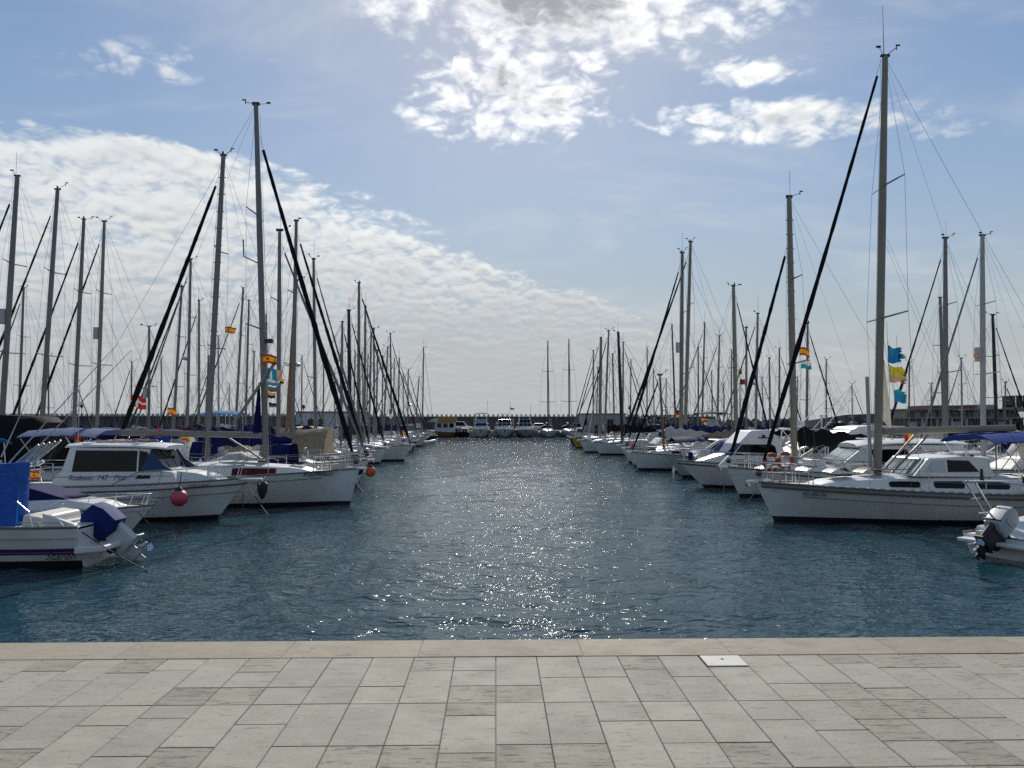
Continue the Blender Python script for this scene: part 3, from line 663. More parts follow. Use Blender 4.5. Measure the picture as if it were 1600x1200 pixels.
    rv = random.Random(int(D*100)+int(top[0])); k1, k2_, up = rv.uniform(.25, .5), rv.uniform(.0, .45), rv.uniform(.08, .3)
    gmb.box((tp.x, 0, H+.02), (rv.uniform(.22, .36), .1, rv.uniform(.06, .12)))
    if rv.random() < .75: gmb.tube([tp, tp+Vector((-k1, 0, up))], .012, 4); gmb.tube([tp+Vector((-k1, 0, up-.08)), tp+Vector((-k1, 0, up+.1))], .02, 5); gmb.box(tp+Vector((-k1-.06, 0, up+.08)), (.14, .02, .05))
    if k2_ > .12: gmb.tube([tp+Vector((.05, 0, 0)), tp+Vector((k2_, .1, up*.8))], .01, 4); gmb.box((tp.x+k2_+.03, .1, H+up*.8+.03), (rv.uniform(.1, .22), .03, rv.uniform(.05, .1)))
    if rv.random() < .4: gmb.tube([tp+Vector((.04, -.05, 0)), tp+Vector((.04, -.05, .2))], .045, 6)
    gmb.build('masthead_instruments', DARKM, t)
    if ant and rv.random() < .55: MB().tube([tp+Vector((.0, .1, 0)), tp+Vector((.0, .1, 1.0+.3*(D % 1.7)))], max(.008, .00016*D), 4).build('antenna', WIRE, t)
    if radar:
        z = lerp(zr, H, .45+.1*((D*7) % 1)); p = at(z)+Vector((.28, 0, 0))
        if radar == 1:
            rd = MB().tube([p+Vector((0, 0, -.11)), p+Vector((0, 0, -.06)), p+Vector((0, 0, .08)), p+Vector((0, 0, .13))], [.2, .27, .26, .16], 14).build('radar_dome', GELG, t, smooth=True)
            MB().box(p+Vector((-.18, 0, -.13)), (.3, .12, .04)).build('bracket', DARKM, rd)
        else: MB().tube([p+Vector((-.02, 0, -.36)), p+Vector((-.02, 0, .36))], .16, 12).build('radar_reflector', GELG, t, smooth=True)
    if ladder:
        q = MB()
        for i in range(16): z = lerp(zr+1, H-1, i/15); q.box(at(z)+Vector((0, 0, 0)), (.34, .03, .03))
        q.build('mast_step', DARKM, t)
    # boom
    bl = boomlen*L; bzz = boomz or zr+.62; b0 = at(bzz)+Vector((-mr-.04, 0, 0)); b1 = b0+Vector((-bl, 0, .10))
    MB().tube([b0, b1], boomr, 8, flat=.7).build('boom', mastm, t, smooth=True)
    if boomc:
        secs = []
        for i in range(15):
            u = i/14; p = b0.lerp(b1, .01+.97*u); hh = (.52*(1-u)**.8+.17)*(1+.16*math.sin(i*1.9+D)); ww = (.15+.07*(1-u))*(1+.2*math.sin(i*2.7+D*3)); dr = .10+.05*math.sin(i*2.2+D*1.3)
            secs.append([(p.x, ww*a, p.z+(hh*e if e > 0 else -dr)) for a, e in ((-.55, -1), (-1, .25), (-.62, .75), (-.12, 1), (.12, 1), (.62, .75), (1, .25), (.55, -1))])
        MB().loft(secs).build('sail_cover', boomc, t, smooth=True)
    if D < 62:
        for sg in (-1, 1):
            a0 = at(lerp(zr, H, .55))+Vector((-mr, sg*.1, 0)); kn = b0.lerp(b1, .45)+Vector((0, sg*.12, 1.9)); q = MB()
            q.tube([a0, kn], wr*.7, 4)
            for f in (.3, .62, .9): q.tube([kn, b0.lerp(b1, f)+Vector((0, sg*.12, .05))], wr*.7, 4)
            q.build('lazy_jack', WIRE, t)
    MB().tube([b1+Vector((.2, 0, 0)), at(H-.1)], wr*.7, 4).build('topping_lift', WIRE, t)
    MB().tube([b0.lerp(b1, .85), (b0.lerp(b1, .85).x, 0, zc+.2)], max(.02, wr), 5).build('mainsheet', LINE, t)
    MB().tube([(b0.x+.02, 0, zr+.02), b0.lerp(b1, .25)+Vector((0, 0, -.08))], .035, 6).build('kicker', mastm, t)
    if hood:
        secs = []
        for i in range(8):
            u = i/7; a = math.pi*.5*u; x = xa+.75-1.55*u; hh = 1.12*math.sin(min(1, u*1.6)*math.pi/2)*(1-.06*u)
            w = B*.30; z0 = zc+.22
            secs.append([(x, w*c_, z0+hh*(1-abs(c_)**4)**.5 if abs(c_) < 1 else z0) for c_ in (-1, -.9, -.6, 0, .6, .9, 1)])
        MB().grid(secs).build('sprayhood', hood, t, smooth=True)
    if bim:
        bx0, bx1 = bimx or (-L/2+.02*L, -L/2+.27*L); z0 = bimz or zc+1.82; w = B*.40
        arch = lambda y, x: (x, y*w, z0-.26*abs(y)**2.6+.07*math.sin((x-bx0)/(bx1-bx0)*math.pi)+.014*math.sin(x*9+y*5))
        rows = [[arch(y, lerp(bx0, bx1, i/12)) for y in (-1, -.85, -.5, 0, .5, .85, 1)] for i in range(13)]
        lo = [[(x, y, z-.025) for x, y, z in r] for r in rows]
        cn = MB().grid(rows).grid(lo)
        for s in (0, -1): cn.grid([[r[s] for r in rows], [r[s] for r in lo]])
        for e in (0, -1): cn.grid([rows[e], lo[e]])
        bm_ = cn.build('bimini', bim, t, smooth=True, weld=False)
        for xx in (bx0+.15, bx1-.15):
            for s in (-1, 1): MB().tube([((bx0+bx1)/2+(xx-(bx0+bx1)/2)*.15, s*w, zc+.1), (xx, s*w*.99, z0-.3)], .016, 5).build('frame_tube', INOX, bm_)
    pulpit(t, sheer, L, max(.016, .0003*D)); pulpit(t, sheer, L, max(.016, .0003*D), stern=True, name='pushpit')
    if rail: liferail(t, sheer, L, D, D < 45)
    # anchor on the stem head
    ax = L/2; az = sheer(1)[2]
    MB().tube([(ax-.5, 0, az+.09), (ax+.22, 0, az+.02)], .028, 6).tube([(ax+.2, -.16, az-.14), (ax+.25, 0, az+.03), (ax+.2, .16, az-.14)], .03, 5).box((ax-.02, 0, az+.02), (.5, .2, .07)).build('anchor', INOX, t)
    return t, dict(sheer=sheer, L=L, B=B, mx=mxl, H=H, zr=zr, zc=zc, at=at, lx=lx, xa=xa, xf=xf, b0=b0, b1=b1, D=D, head=head, cx=cxw, sec=sec)
# wind on the fairway blows flags to the right
def flag(px, py, D, w, h, bands, label, vertical=False, cross=None, emblem=None, droop=.25, tat=0., dirx=1, name='flag', curl=1.):
    "bands: list of (material key, share)"
    p = P(px, py, D); t = thing(name, label, 'flag', p, 0, 'flags flying on the boats')
    nx, nz = 16, 12; mats = []; cuts = []; acc = 0
    for k, s_ in bands:
        acc += s_; cuts.append(acc); mats.append(k)
    keys = list(dict.fromkeys(mats+([cross] if cross else []))); rows = []
    for i in range(nz+1):
        v = i/nz; r = []
        for j in range(nx+1):
            u = j/nx; x = u*w*(1-.10*abs(math.sin(px+v)))*dirx; y = curl*.13*w*math.sin(u*8+px+v*2.2)*u**.5; z = -v*h*(1-.1*u)-droop*w*u**1.3*.5+.06*h*math.sin(u*8+px*.3+v)
            if tat and u > .72: x -= dirx*tat*w*max(0, math.sin(i*2.7+px)+.3*math.sin(i*7))*(u-.72)/.28
            r.append((x, y, z))
        rows.append(r)
    def mif(i, j):
        q = (j+.5)/nx if vertical else (i+.5)/nz; k = mats[next((a for a, c in enumerate(cuts) if q <= c+1e-6), -1)]
        if cross and (.42 < (i+.5)/nz < .62 or .30 < (j+.5)/nx < .46): k = cross
        return keys.index(k)
    MB().grid(rows, mif=mif).build('cloth', [FL[k] for k in keys], t, smooth=True)
    if emblem: 
        q = rows[nz//2][int(nx*.38)]; MB().box((q[0], q[1]-.012, q[2]), (w*.13, .012, h*.24)).build('crest', FL[emblem], t)
    MB().tube([(-.01, 0, h*.5+.5), (0, 0, 0), (0, 0, -h), (-.02, 0, -h-.7)], max(.006, .00015*D), 4).build('hoist_rope', LINE, t)
    return t
ES = [('red', .25), ('yellow', .5), ('red', .25)]
def mooring(a, b, label, sagk=.03, m_=LINED, r=.013):
    t = MB().tube(sag(a, b, sagk, 10), r, 5).build('mooring_line', m_); tag(t, label, 'rope', 'mooring lines from the bows')
def fender_ball(p, r, mt, label, cap=HBLK, name='buoy_fender', rope=.6):
    t = thing(name, label, 'fender', p); MB().ball((0, 0, 0), r, 20).build('ball', mt, t, smooth=True)
    MB().tube([(0, 0, r*.8), (0, 0, r*1.12), (0, 0, r*1.35)], [r*.55, r*.34, r*.1], 12).build('collar', cap, t, smooth=True); MB().tube([(0, 0, r*1.3), (0, .12, r*1.3+rope)], .012, 5).build('rope', LINED, t)
# ------------------------------------------------------------------ motor boats
def windows(parent, polys, w, mt=GLS, th=.012, name='window', sides=(1, -1)):
    for pf in polys:
        for s in sides: MB().panel(pf, w, s, th=th).build(name, mt, parent)
def screen(parent, p0, p1, w, mt=GLS, inset=.88, n=2, name='windscreen', out=(.02, .015)):
    "panes lying on the sloping face between outline points p0 and p1"
    hw = lambda x, z: w[0]+w[1]*x+w[2]*z
    a0, a1 = lerp(p0[0], p1[0], .08)+out[0], lerp(p0[0], p1[0], .92)+out[0]; z0, z1 = lerp(p0[1], p1[1], .08)+out[1], lerp(p0[1], p1[1], .92)+out[1]
    w0, w1 = hw(a0, z0)*inset, hw(a1, z1)*inset
    for i in range(n):
        u0, u1 = -1+2*i/n+.03, -1+2*(i+1)/n-.03
        f = [(a0, w0*u0, z0), (a0, w0*u1, z0), (a1, w1*u1, z1), (a1, w1*u0, z1)]; b = [(x-.04, y, z-.02) for x, y, z in f]
        MB().add(f+b, [(0, 1, 2, 3), (7, 6, 5, 4)]+[(k, 4+k, 4+(k+1) % 4, (k+1) % 4) for k in range(4)]).build(name, mt, parent)
def bowrail(parent, sheer, t0=.5, h=.55, d=.016, n=5):
    mb = MB(); ts = [lerp(t0, .985, i/10) for i in range(11)]
    a = [(sheer(t)[0], sheer(t)[1]*.92, sheer(t)[2]+h*min(1, (i+.3)/2.5)) for i, t in enumerate(ts)]
    mb.tube(a+[(x, -y, z) for x, y, z in reversed(a)], d, 6)
    for i in range(1, n+1):
        x, b, z = sheer(lerp(t0, .97, i/n))
        for s in (-1, 1): mb.tube([(x-.12, s*b*.92, z), (x, s*b*.92, z+h*min(1, .3+i*.4))], d*.8, 5)
    mb.build('bow_rail', INOX, parent, smooth=True)
def outboard(parent, x, z, tilt, sc=1., cover=None, name='outboard_motor', cowl=None, legm=None, cl=1.):
    COWL_ = cowl or COWL; LEGM = legm or COWL
    "tilted outboard: cowl, leg, gearcase, propeller; parent frame has the stern at -x"
    M_ = Matrix.Translation((x, 0, z)) @ Matrix.Rotation(R(tilt), 4, 'Y') @ Matrix.Scale(sc, 4)
    T = lambda v: tuple(M_ @ Vector(v))
    prof = [(.16, .0), (.20, .35), (.14, .58), (-.06, .66), (-.34, .60), (-.44, .36), (-.40, .02), (-.2, -.08)]
    ow = lambda q, s: [T((a*s, b*s*1.0, c)) for a, b, c in q]
    secs = []
    for y, s in ((-.26, .88), (-.235, .97), (-.15, 1.0), (.15, 1.0), (.235, .97), (.26, .88)):
        secs.append([T((a*s-.13*(1-s), y*(1.25-.25*cl if cl > 1 else 1), (.28+(c-.28)*s)*(cl if c > .1 else 1))) for a, c in prof])
    mot = MB().loft(secs).build(name, COWL_, parent, smooth=True)
    if not cover:
        MB().loft([[T((a, y, c)) for a, y in ((.22, .24), (.22, -.24), (-.45, -.24), (-.45, .24))] for c in (.10, .135)]).build('cowl_seam', DARKM, mot)
        for sg in (-1, 1): MB().add([T((.05, sg*.268, .42)), T((-.28, sg*.268, .38)), T((-.28, sg*.268, .27)), T((.05, sg*.268, .31))]+[T((.05, sg*.2, .42)), T((-.28, sg*.2, .38)), T((-.28, sg*.2, .27)), T((.05, sg*.2, .31))], [(0, 1, 2, 3), (7, 6, 5, 4), (0, 4, 5, 1), (1, 5, 6, 2), (2, 6, 7, 3), (3, 7, 4, 0)]).build('decal', GELG, mot)
    s2 = [[T((a+dx, y, c)) for a, y in ((.16, .12), (.2, 0), (.16, -.12), (-.27, -.10), (-.34, 0), (-.27, .10))] for c, dx in ((.02, -.06), (-.35, -.05), (-.62, -.04))]
    MB().loft(s2).build('leg', LEGM, mot, smooth=True)
    MB().loft([[T((a, y, -.62+c)) for a, y, c in ((.16, .15, 0), (.16, -.15, 0), (-.46, -.14, 0), (-.46, .14, 0), )], [T((a, y, -.65+c)) for a, y, c in ((.16, .15, 0), (.16, -.15, 0), (-.46, -.14, 0), (-.46, .14, 0))]]).build('anti_ventilation_plate', LEGM if legm else GELG, mot)
    MB().loft([[T((xx, r*math.cos(k*math.pi/4), -.86+r*1.1*math.sin(k*math.pi/4))) for k in range(8)] for xx, r in ((.22, .02), (.12, .07), (-.1, .085), (-.28, .06))]).build('gearcase', LEGM, mot, smooth=True)
    MB().loft([[T((a, y, c)) for a, y in ((.07, .035), (.09, -.0), (.07, -.035), (-.16, -.02), (-.16, .02))] for c in (-.64, -.82)]).build('lower_leg', LEGM, mot)
    MB().loft([[T((a, y, c)) for a, y in ((.05, .012), (.05, -.012), (-.12, -.012), (-.12, .012))] for c in (-.9, -1.08)]).build('skeg', LEGM, mot)
    pr = MB()
    for k in range(3):
        a = k*2*math.pi/3; u = Vector((0, math.cos(a), math.sin(a))); v = Vector((.09, -math.sin(a)*.14, math.cos(a)*.14)); c0 = Vector((-.33, 0, -.86))
        q = [c0+u*.05, c0+u*.12+v*.8, c0+u*.2+v*.5, c0+u*.21-v*.3, c0+u*.12-v*.7]; d_ = Vector((.012, 0, 0))
        pr.add([T(p+d_) for p in q]+[T(p-d_) for p in q], [(0, 1, 2, 3, 4), (9, 8, 7, 6, 5)]+[(i, 5+i, 5+(i+1) % 5, (i+1) % 5) for i in range(5)])
    pr.tube([T((-.27, 0, -.86)), T((-.41, 0, -.86))], [.06*sc, .03*sc], 8); pr.build('propeller', INOX, mot)
    MB().loft([[T((a, y, c)) for a, y in ((.30, .13), (.30, -.13), (.12, -.1), (.12, .1))] for c in (.1, -.42)]).build('mounting_bracket', DARKM, mot)
    if cover:
        sc2 = []
        for y, s in ((-.30, .84), (-.275, .95), (-.15, 1.0), (.15, 1.0), (.275, .95), (.30, .84)):
            sc2.append([T((a*s*1.08-.13*(1-s)+(.02 if i % 2 else -.02), y+(.03*math.sin(i*2.2)), .28+(c-.28)*s*1.06-(.06 if i in (0, 6, 7) else 0))) for i, (a, c) in enumerate(prof)])
        MB().loft(sc2).build('motor_cover', cover, mot, smooth=True)
    return mot
GL_, GR_, GBL, GBR = 'sailing boats of the left fairway row', 'sailing boats of the right fairway row', 'sailing boats behind the left pontoon', 'sailing boats behind the right pontoon'
def hull_text(parent, sheer, txt, t, z, size, near=-1, mat=BOOT, shear=0., gap=.02):
    x, b, _ = sheer(t); x2, b2, _ = sheer(t+.03); y = near*(b+gap); a = math.atan2(near*(b2-b), x2-x)
    if near < 0: return lettering(txt, parent, (x, y, z), size, mat, (R(90), 0, a), shear)
    return lettering(txt, parent, (x2, near*(b2+gap), z), size, mat, (R(90), 0, math.pi+a), shear)
def rubline(parent, sheer, drop, r=.02, t0=0, t1=1, mt=HBLK, out=.0, name='rub_rail'):
    for s in (-1, 1):
        MB().tube([(lambda q: (q[0]-(.07 if i == 14 else 0), s*(q[1]+out), q[2]-drop))(sheer(lerp(t0, t1, (i/14)**.8))) for i in range(15)], r, 5).build(name, mt, parent)
# ---- open boat with tilted outboard, lower left
b = thing('fishing_boat', 'small white open boat with navy stripe and blue-covered tilted outboard at lower left', 'motorboat', (-11.75, 17.1, 0), math.pi)
sh = hull(b, 5.7, 2.15, .86, 1.05, GEL, 'motor', stripe=STN, band={4}, boot=AF, tw=.86)
rubline(b, sh, .22, .012, 0, .95, GELG, .0)
rubline(b, sh, .52, .012, 0, .85, STR, -.02, 'red_pinstripe')
hull_text(b, sh, 'Staren', .075, .2, .23, 1, BOOT, .35, .03)
MB().box((-2.85+.12, 0, .84), (.24, 1.85, .1)).build('transom_top', GEL, b, bevel=.03)
MB().loft([[(-2.8, .95*s, z) for s, z in ((-1, .30), (1, .30), (1, .46), (-1, .46))], [(-3.38, .85*s, z) for s, z in ((-1, .34), (1, .34), (1, .46), (-1, .46))]]).build('swim_platform', GEL, b, bevel=.03)
MB().loft([[(-1.58, y, z) for y, z in ((-.8, .84), (.8, .84), (.75, 1.12), (-.75, 1.12))], [(-2.0, y, z) for y, z in ((-.8, .84), (.8, .84), (.75, 1.06), (-.75, 1.06))]]).build('stern_seat', GEL2, b, bevel=.05)
MB().loft([[(-2.05, y, z) for y, z in ((.72, .84), (.86, .84), (.84, 1.16), (.74, 1.16))], [(-2.75, y, z) for y, z in ((.72, .84), (.86, .84), (.86, .92), (.72, .92))]]).build('coaming', GEL, b, bevel=.02)
MB().tube([(-1.6, .93, .86), (-1.65, .95, .98), (-2.5, .95, .98), (-2.6, .93, .86)], .014, 6).build('grab_rail', INOX, b)
MB().tube([(-1.9, .9, .86), (-1.8, .9, 1.2), (-1.5, .85, 1.42)], .018, 6).build('windscreen_rail', INOX, b)
outboard(b, -3.02, .64, 50, .95, COV)
q = MB(); nx, nz = 26, 10
x0, x1 = -1.52, 2.2
for y in (.78, .45):
    q.grid([[(lerp(x0, x1, j/nx)+.05*(i/nz)*(j == 0), y+math.copysign(.03*math.sin(j*1.7)+.02*math.sin(j*3.1+1), y)*(i/nz), lerp(lerp(2.23, 2.05, j/nx)+.015*math.sin(j*2.1), .80, i/nz)) for j in range(nx+1)] for i in range(nz+1)])
q.grid([[(lerp(x0, x1, j/nx), y, lerp(2.23, 2.05, j/nx)) for j in range(nx+1)] for y in (.45, .6, .78)])
q.grid([[(x0-.02*math.sin(k*2), y, z) for k, y in enumerate((.45, .6, .78))] for z in (2.23, 1.7, 1.2, .80)])
tp = q.build('tarpaulin', TARP, None, smooth=True, weld=True); tp.location = (-11.75, 17.1, 0); tp.rotation_euler = (0, 0, math.pi)
tag(tp, 'bright blue tarpaulin hung over the console of the open boat at lower left', 'tarpaulin')
for (ax, ay, bx, by, lb) in ((8, 716, 183, 538, 'long grey fishing rod leaning right from the open boat, upper one'), (30, 715, 205, 547, 'long grey fishing rod leaning right from the open boat, lower one'),
                             (2, 700, 44, 622, 'short steep fishing rod at the far left edge behind the blue tarpaulin')):
    p, r = P(ax, ay+14, 17.0), P(bx, by, 17.6); t = MB().tube([p, p.lerp(r, .3), p.lerp(r, .7), r], [.018, .014, .009, .005], 6).build('fishing_rod', GELG); tag(t, lb, 'fishing rod', 'fishing rods on the open boat')
for i in range(5):
    p = P(18+i*9, 730-i*2, 16.9+.12*i); t = MB().tube([p, p+Vector((.55, .05, .5))], [.028, .02], 6).tube([p+Vector((.05, 0, -.06)), p+Vector((.2, 0, .02))], .045, 8).build('rod_holder', GELG if i % 2 else INOX)
    tag(t, ['short grey rod holder at the left end of the rack above the blue tarpaulin', 'steel rod holder second from the left end of the tarpaulin rack', 'grey rod holder in the middle of the tarpaulin rack', 'steel rod holder next to the right end of the tarpaulin rack', 'grey rod holder at the right end of the tarpaulin rack'][i], 'rod holder', 'rod holders over the tarpaulin')
# ---- covered speedboat
b = thing('speedboat', 'low white speedboat with navy cockpit cover between the open boat and the cabin cruiser', 'motorboat', (-12.1, 20.6, 0), 0)
sh = hull(b, 5.6, 2.2, .72, .85, GEL, 'motor', boot=AF, tw=.85, deckm=GEL); rubline(b, sh, .1, .022, 0, 1, GELG)
MB().house([(-2.2, .7), (1.9, .80), (1.5, .95), (.6, 1.08), (-2.1, .98)], (.78, -.10, -.12)).build('foredeck', GEL, b, bevel=.05)
MB().house([(-2.3, .98), (.85, 1.06), (.5, 1.16), (-.35, 1.42), (-1.5, 1.38), (-2.25, 1.1)], (.80, -.08, -.15)).build('cockpit_cover', CNV, b, bevel=.06, seg=3)
bowrail(b, sh, .55, .32, .014, 4); MB().tube([(2.55, 0, .86), (2.7, .0, 1.02), (2.9, .1, .95)], .03, 6).build('bow_roller', INOX, b)
MB().tube([(-2.5, -.95, .74), (-2.3, -.9, 1.15), (-1.9, -.85, 1.3)], .02, 6).build('grab_rail', INOX, b)
hull_text(b, sh, '7a GC', .72, .55, .1)
# ---- cabin cruiser
b = thing('cabin_cruiser', 'white cabin cruiser with long dark side window and pink fender, left foreground', 'motorboat', (-11.75, 24.4, 0), 0)
sh = hull(b, 7.5, 2.65, 1.12, 1.30, GEL, 'motor', boot=AF, tw=.86, deckm=DECK)
rubline(b, sh, .17, .022, .3, 1); rubline(b, sh, .42, .010, .12, .98, HBLK, -.04, 'hull_line')
cw = (1.16, -.045, -.09)
MB().house([(-1.95, 1.05), (1.9, 1.1), (1.72, 1.56), (1.35, 1.6), (.95, 2.30), (-1.42, 2.34), (-1.62, 1.6), (-1.86, 1.36)], cw).build('cabin', GEL, b, bevel=.035)
MB().house([(1.2, 1.1), (3.05, 1.16), (2.85, 1.34), (2.3, 1.50), (1.35, 1.62)], (1.22, -.19, -.16)).build('foredeck', GEL, b, bevel=.07, seg=3)
MB().loft([[(x, -w, z-.05), (x, -w*.98, z), (x, -w*.8, z+.055), (x, 0, z+.085), (x, w*.8, z+.055), (x, w*.98, z), (x, w, z-.05)] for x, w, z in ((-1.62, .92, 2.36), (-1.55, 1.0, 2.38), (-.6, 1.05, 2.40), (.6, 1.03, 2.38), (1.2, .95, 2.34), (1.42, .75, 2.30))]).build('roof', GEL, b, smooth=True)
windows(b, [[(-1.30, 1.58), (.62, 1.58), (.62, 2.22), (-1.22, 2.24)], [(.68, 1.58), (1.22, 1.58), (.92, 2.18), (.68, 2.22)]], cw)
screen(b, (1.35, 1.6), (.95, 2.30), cw, GLS, n=3)
for s in (-1, 1): MB().panel([(.75, 1.60), (1.72, 1.60), (1.28, 1.92), (1.05, 2.25)], (1.19, -.045, -.09), s).build('windscreen_cover', pm('blue_screen_cover', (.02, .05, .14), .8), b)
MB().panel([(.62, 1.36), (1.05, 1.36), (1.05, 1.47), (.62, 1.47)], cw, -1).build('porthole', GLS, b)
lettering('Rodman  747   Plus', b, (-1.36, -1.165, 1.33), .225, STN, (R(90), 0, R(-2.5)), .25)
for s in (-1, 1): MB().panel([(-1.85, 1.41), (1.7, 1.43), (1.7, 1.445), (-1.85, 1.425)], (1.157, -.045, -.09), s, th=.008).build('side_line', HBLK, b)
hull_text(b, sh, '7a GC-1-26-86', .79, 1.10, .10)
bowrail(b, sh, .50, .42, .016, 5)
MB().box((3.85, 0, 1.27), (.75, .4, .07)).build('bow_platform', GEL2, b, bevel=.02)
MB().tube([(3.4, 0, 1.33), (4.25, 0, 1.30)], .03, 6).tube([(4.15, -.2, 1.1), (4.28, 0, 1.34), (4.15, .2, 1.1)], .035, 6).build('anchor', INOX, b)
for y in (-.7, .7): MB().tube([(-1.2, y, 2.42), (-1.15, y, 2.52), (.5, y, 2.52), (.55, y, 2.42)], .014, 6).build('roof_rail', INOX, b)
rr = MB()
for i in range(7): rr.tube([(-.75+.2*i, -.5, 2.5+.02*(i % 3)), (-.65+.2*i, .4, 2.5+.03*(i % 2))], .03, 5)
rr.tube([(-.85, -.55, 2.48), (.65, -.5, 2.5)], .025, 5).tube([(-.8, .45, 2.5), (.6, .45, 2.48)], .025, 5)
tag(rr.build('folded_ladder', pm('rusty_brown_frame', (.14, .07, .05), .7)), 'brown folded frame lying on the cabin cruiser roof', 'ladder').location = (-11.75, 24.4, 0)
for y in (-1.05, 1.05): MB().tube([(-3.55, y, 1.12), (-3.5, y, 1.62), (-2.3, y, 1.62), (-2.2, y, 1.14)], .016, 6).build('side_rail', INOX, b)
MB().tube([(-1.4, -.6, 2.4), (-1.4, -.6, 4.2)], .012, 5).build('antenna', GELG, b)
fender_ball(Vector((P(279, 776, 23.0).x, 23.05, .80)), .255, PINK, 'pink ball fender hanging on the side of the white cabin cruiser', rope=.45)
t = thing('bow_fender', 'black pointed fender hanging under the bow roller of the cabin cruiser', 'fender', (P(411, 755, 24.4).x, 24.35, 1.02))
MB().tube([(0, 0, .18), (0, 0, .1), (0, 0, -.15), (0, 0, -.33), (0, 0, -.4)], [.1, .17, .16, .08, .02], 12).build('body', RUBB, t, smooth=True); MB().tube([(0, 0, .15), (0, 0, .3)], .012, 5).build('rope', LINED, t)
# ---- big sloop, left
t, s = sailboat('sailing_yacht', 'white sloop with maroon covered window, navy sprayhood and a string of signal flags', 28.5, (400, 163), (416, 715), P(562, 729, 28.5).x, 1, 12.2, gen=CBK, genr=.125, rake=.35, boomc=None, boomr=.12, boomlen=.43, boomz=2.62, hood=CNV, bim=CSK, mastm=ALU, group=GL_, wins=(), genf=.90, fbk=1.0, mr=.115, bimx=(-5.9, -3.1))
xm, secf = s['mx'], s['sec']
for side in (-1, 1):
    x, w, h, z = secf(.50); x2, w2, h2, z2 = secf(.78)
    MB().add([(x, side*(w+.02), z+h*.15), (x2, side*(w2+.02), z2+h2*.15), (x2, side*(w2*.94+.02), z2+h2*.75), (x, side*(w*.93+.02), z+h*.72), (x, side*(w-.05), z+h*.15), (x2, side*(w2-.05), z2+h2*.15), (x2, side*(w2*.9-.05), z2+h2*.75), (x, side*(w*.9-.05), z+h*.72)],
             [(0, 1, 2, 3), (7, 6, 5, 4), (0, 4, 5, 1), (1, 5, 6, 2), (2, 6, 7, 3), (3, 7, 4, 0)]).build('window_cover', CRD, t)
hull_text(t, s['sheer'], 'POL9990UC', .845, 1.12, .21, mat=HBLK); hull_text(t, s['sheer'], '-- I --', .925, 1.18, .12)
rubline(t, s['sheer'], .24, .010, .1, .9, BOOT, -.015, 'cove_line')
q = MB(); q.tube([s['at'](3.9)+Vector((.12, -.3, 0)), s['at'](3.3)+Vector((-2.9, -.2, 0))], .05, 6); 
MB().tube([s['at'](9.2)+Vector((-.1, 0, 0)), s['at'](9.4)+Vector((-.62, -.05, .05)), s['at'](10.1)+Vector((-.62, -.05, 0))], .025, 6).build('wind_turbine_arm', DARKM, t)
MB().box(s['at'](6.2)+Vector((.25, 0, 0)), (.28, .2, .16)).build('deck_light', HBLK, t, bevel=.02)
MB().tube([P(432, 563, 28.3)-t.location, P(365, 662, 28.0)-t.location], .06, 8).build('spinnaker_pole', ALUB, t)
MB().grid([[(s['at'](z).x-.15-.06*k*(4.6-z)*.6, -.05*k, z) for k in range(5)] for z in (4.6, 4.0, 3.3, 2.7)]).build('trysail', CNV, t, smooth=True)
MB().house([(xm-.9, s['zr']-.02), (xm+.0, s['zr']-.05), (xm+.05, s['zr']+.05), (xm-.9, s['zr']+.06)], (.35, 0, 0)).build('sliding_hatch', GELG, t, bevel=.02)
dy_ = MB().loft([[(x, y*w, z0+h*(1-y*y)) for y in (-1, -.5, 0, .5, 1)] for x, w, z0, h in ((xm-1.7, .1, s['zr'], .05), (xm-1.4, .38, s['zr'], .25), (xm-.9, .42, s['zr'], .3), (xm-.5, .1, s['zr'], .05))]); dy_.build('sail_bag', CWH, t, smooth=True)
for a in ((404, 551, 25, 15, ES, 'Spanish flag, red and yellow, at the top of the flag string on the maroon-window sloop', 'red'), (410, 573, 28, 18, [('azure', .28), ('white', .12), ('azure', .2), ('peach', .4)], 'blue, white and yellow striped signal flag second on the flag string', None),
          (412, 590, 20, 10, [('white', .5), ('teal', .5)], 'white and teal pennant third on the flag string', None), (413, 602, 14, 8, [('grey', 1)], 'small grey pennant fourth on the flag string', None), (412, 611, 13, 9, [('yellow', .5), ('navy', .5)], 'small yellow and dark blue flag fifth on the flag string', None), (414, 627, 12, 7, [('black', .5), ('grey', .5)], 'tiny black flag lowest on the flag string', None)):
    flag(a[0]+6, a[1]+2, 28.2, a[2]*28.2/F, a[3]*28.2/F, a[4], a[5], vertical=(a[4][0][0] == 'azure'), emblem=a[6])
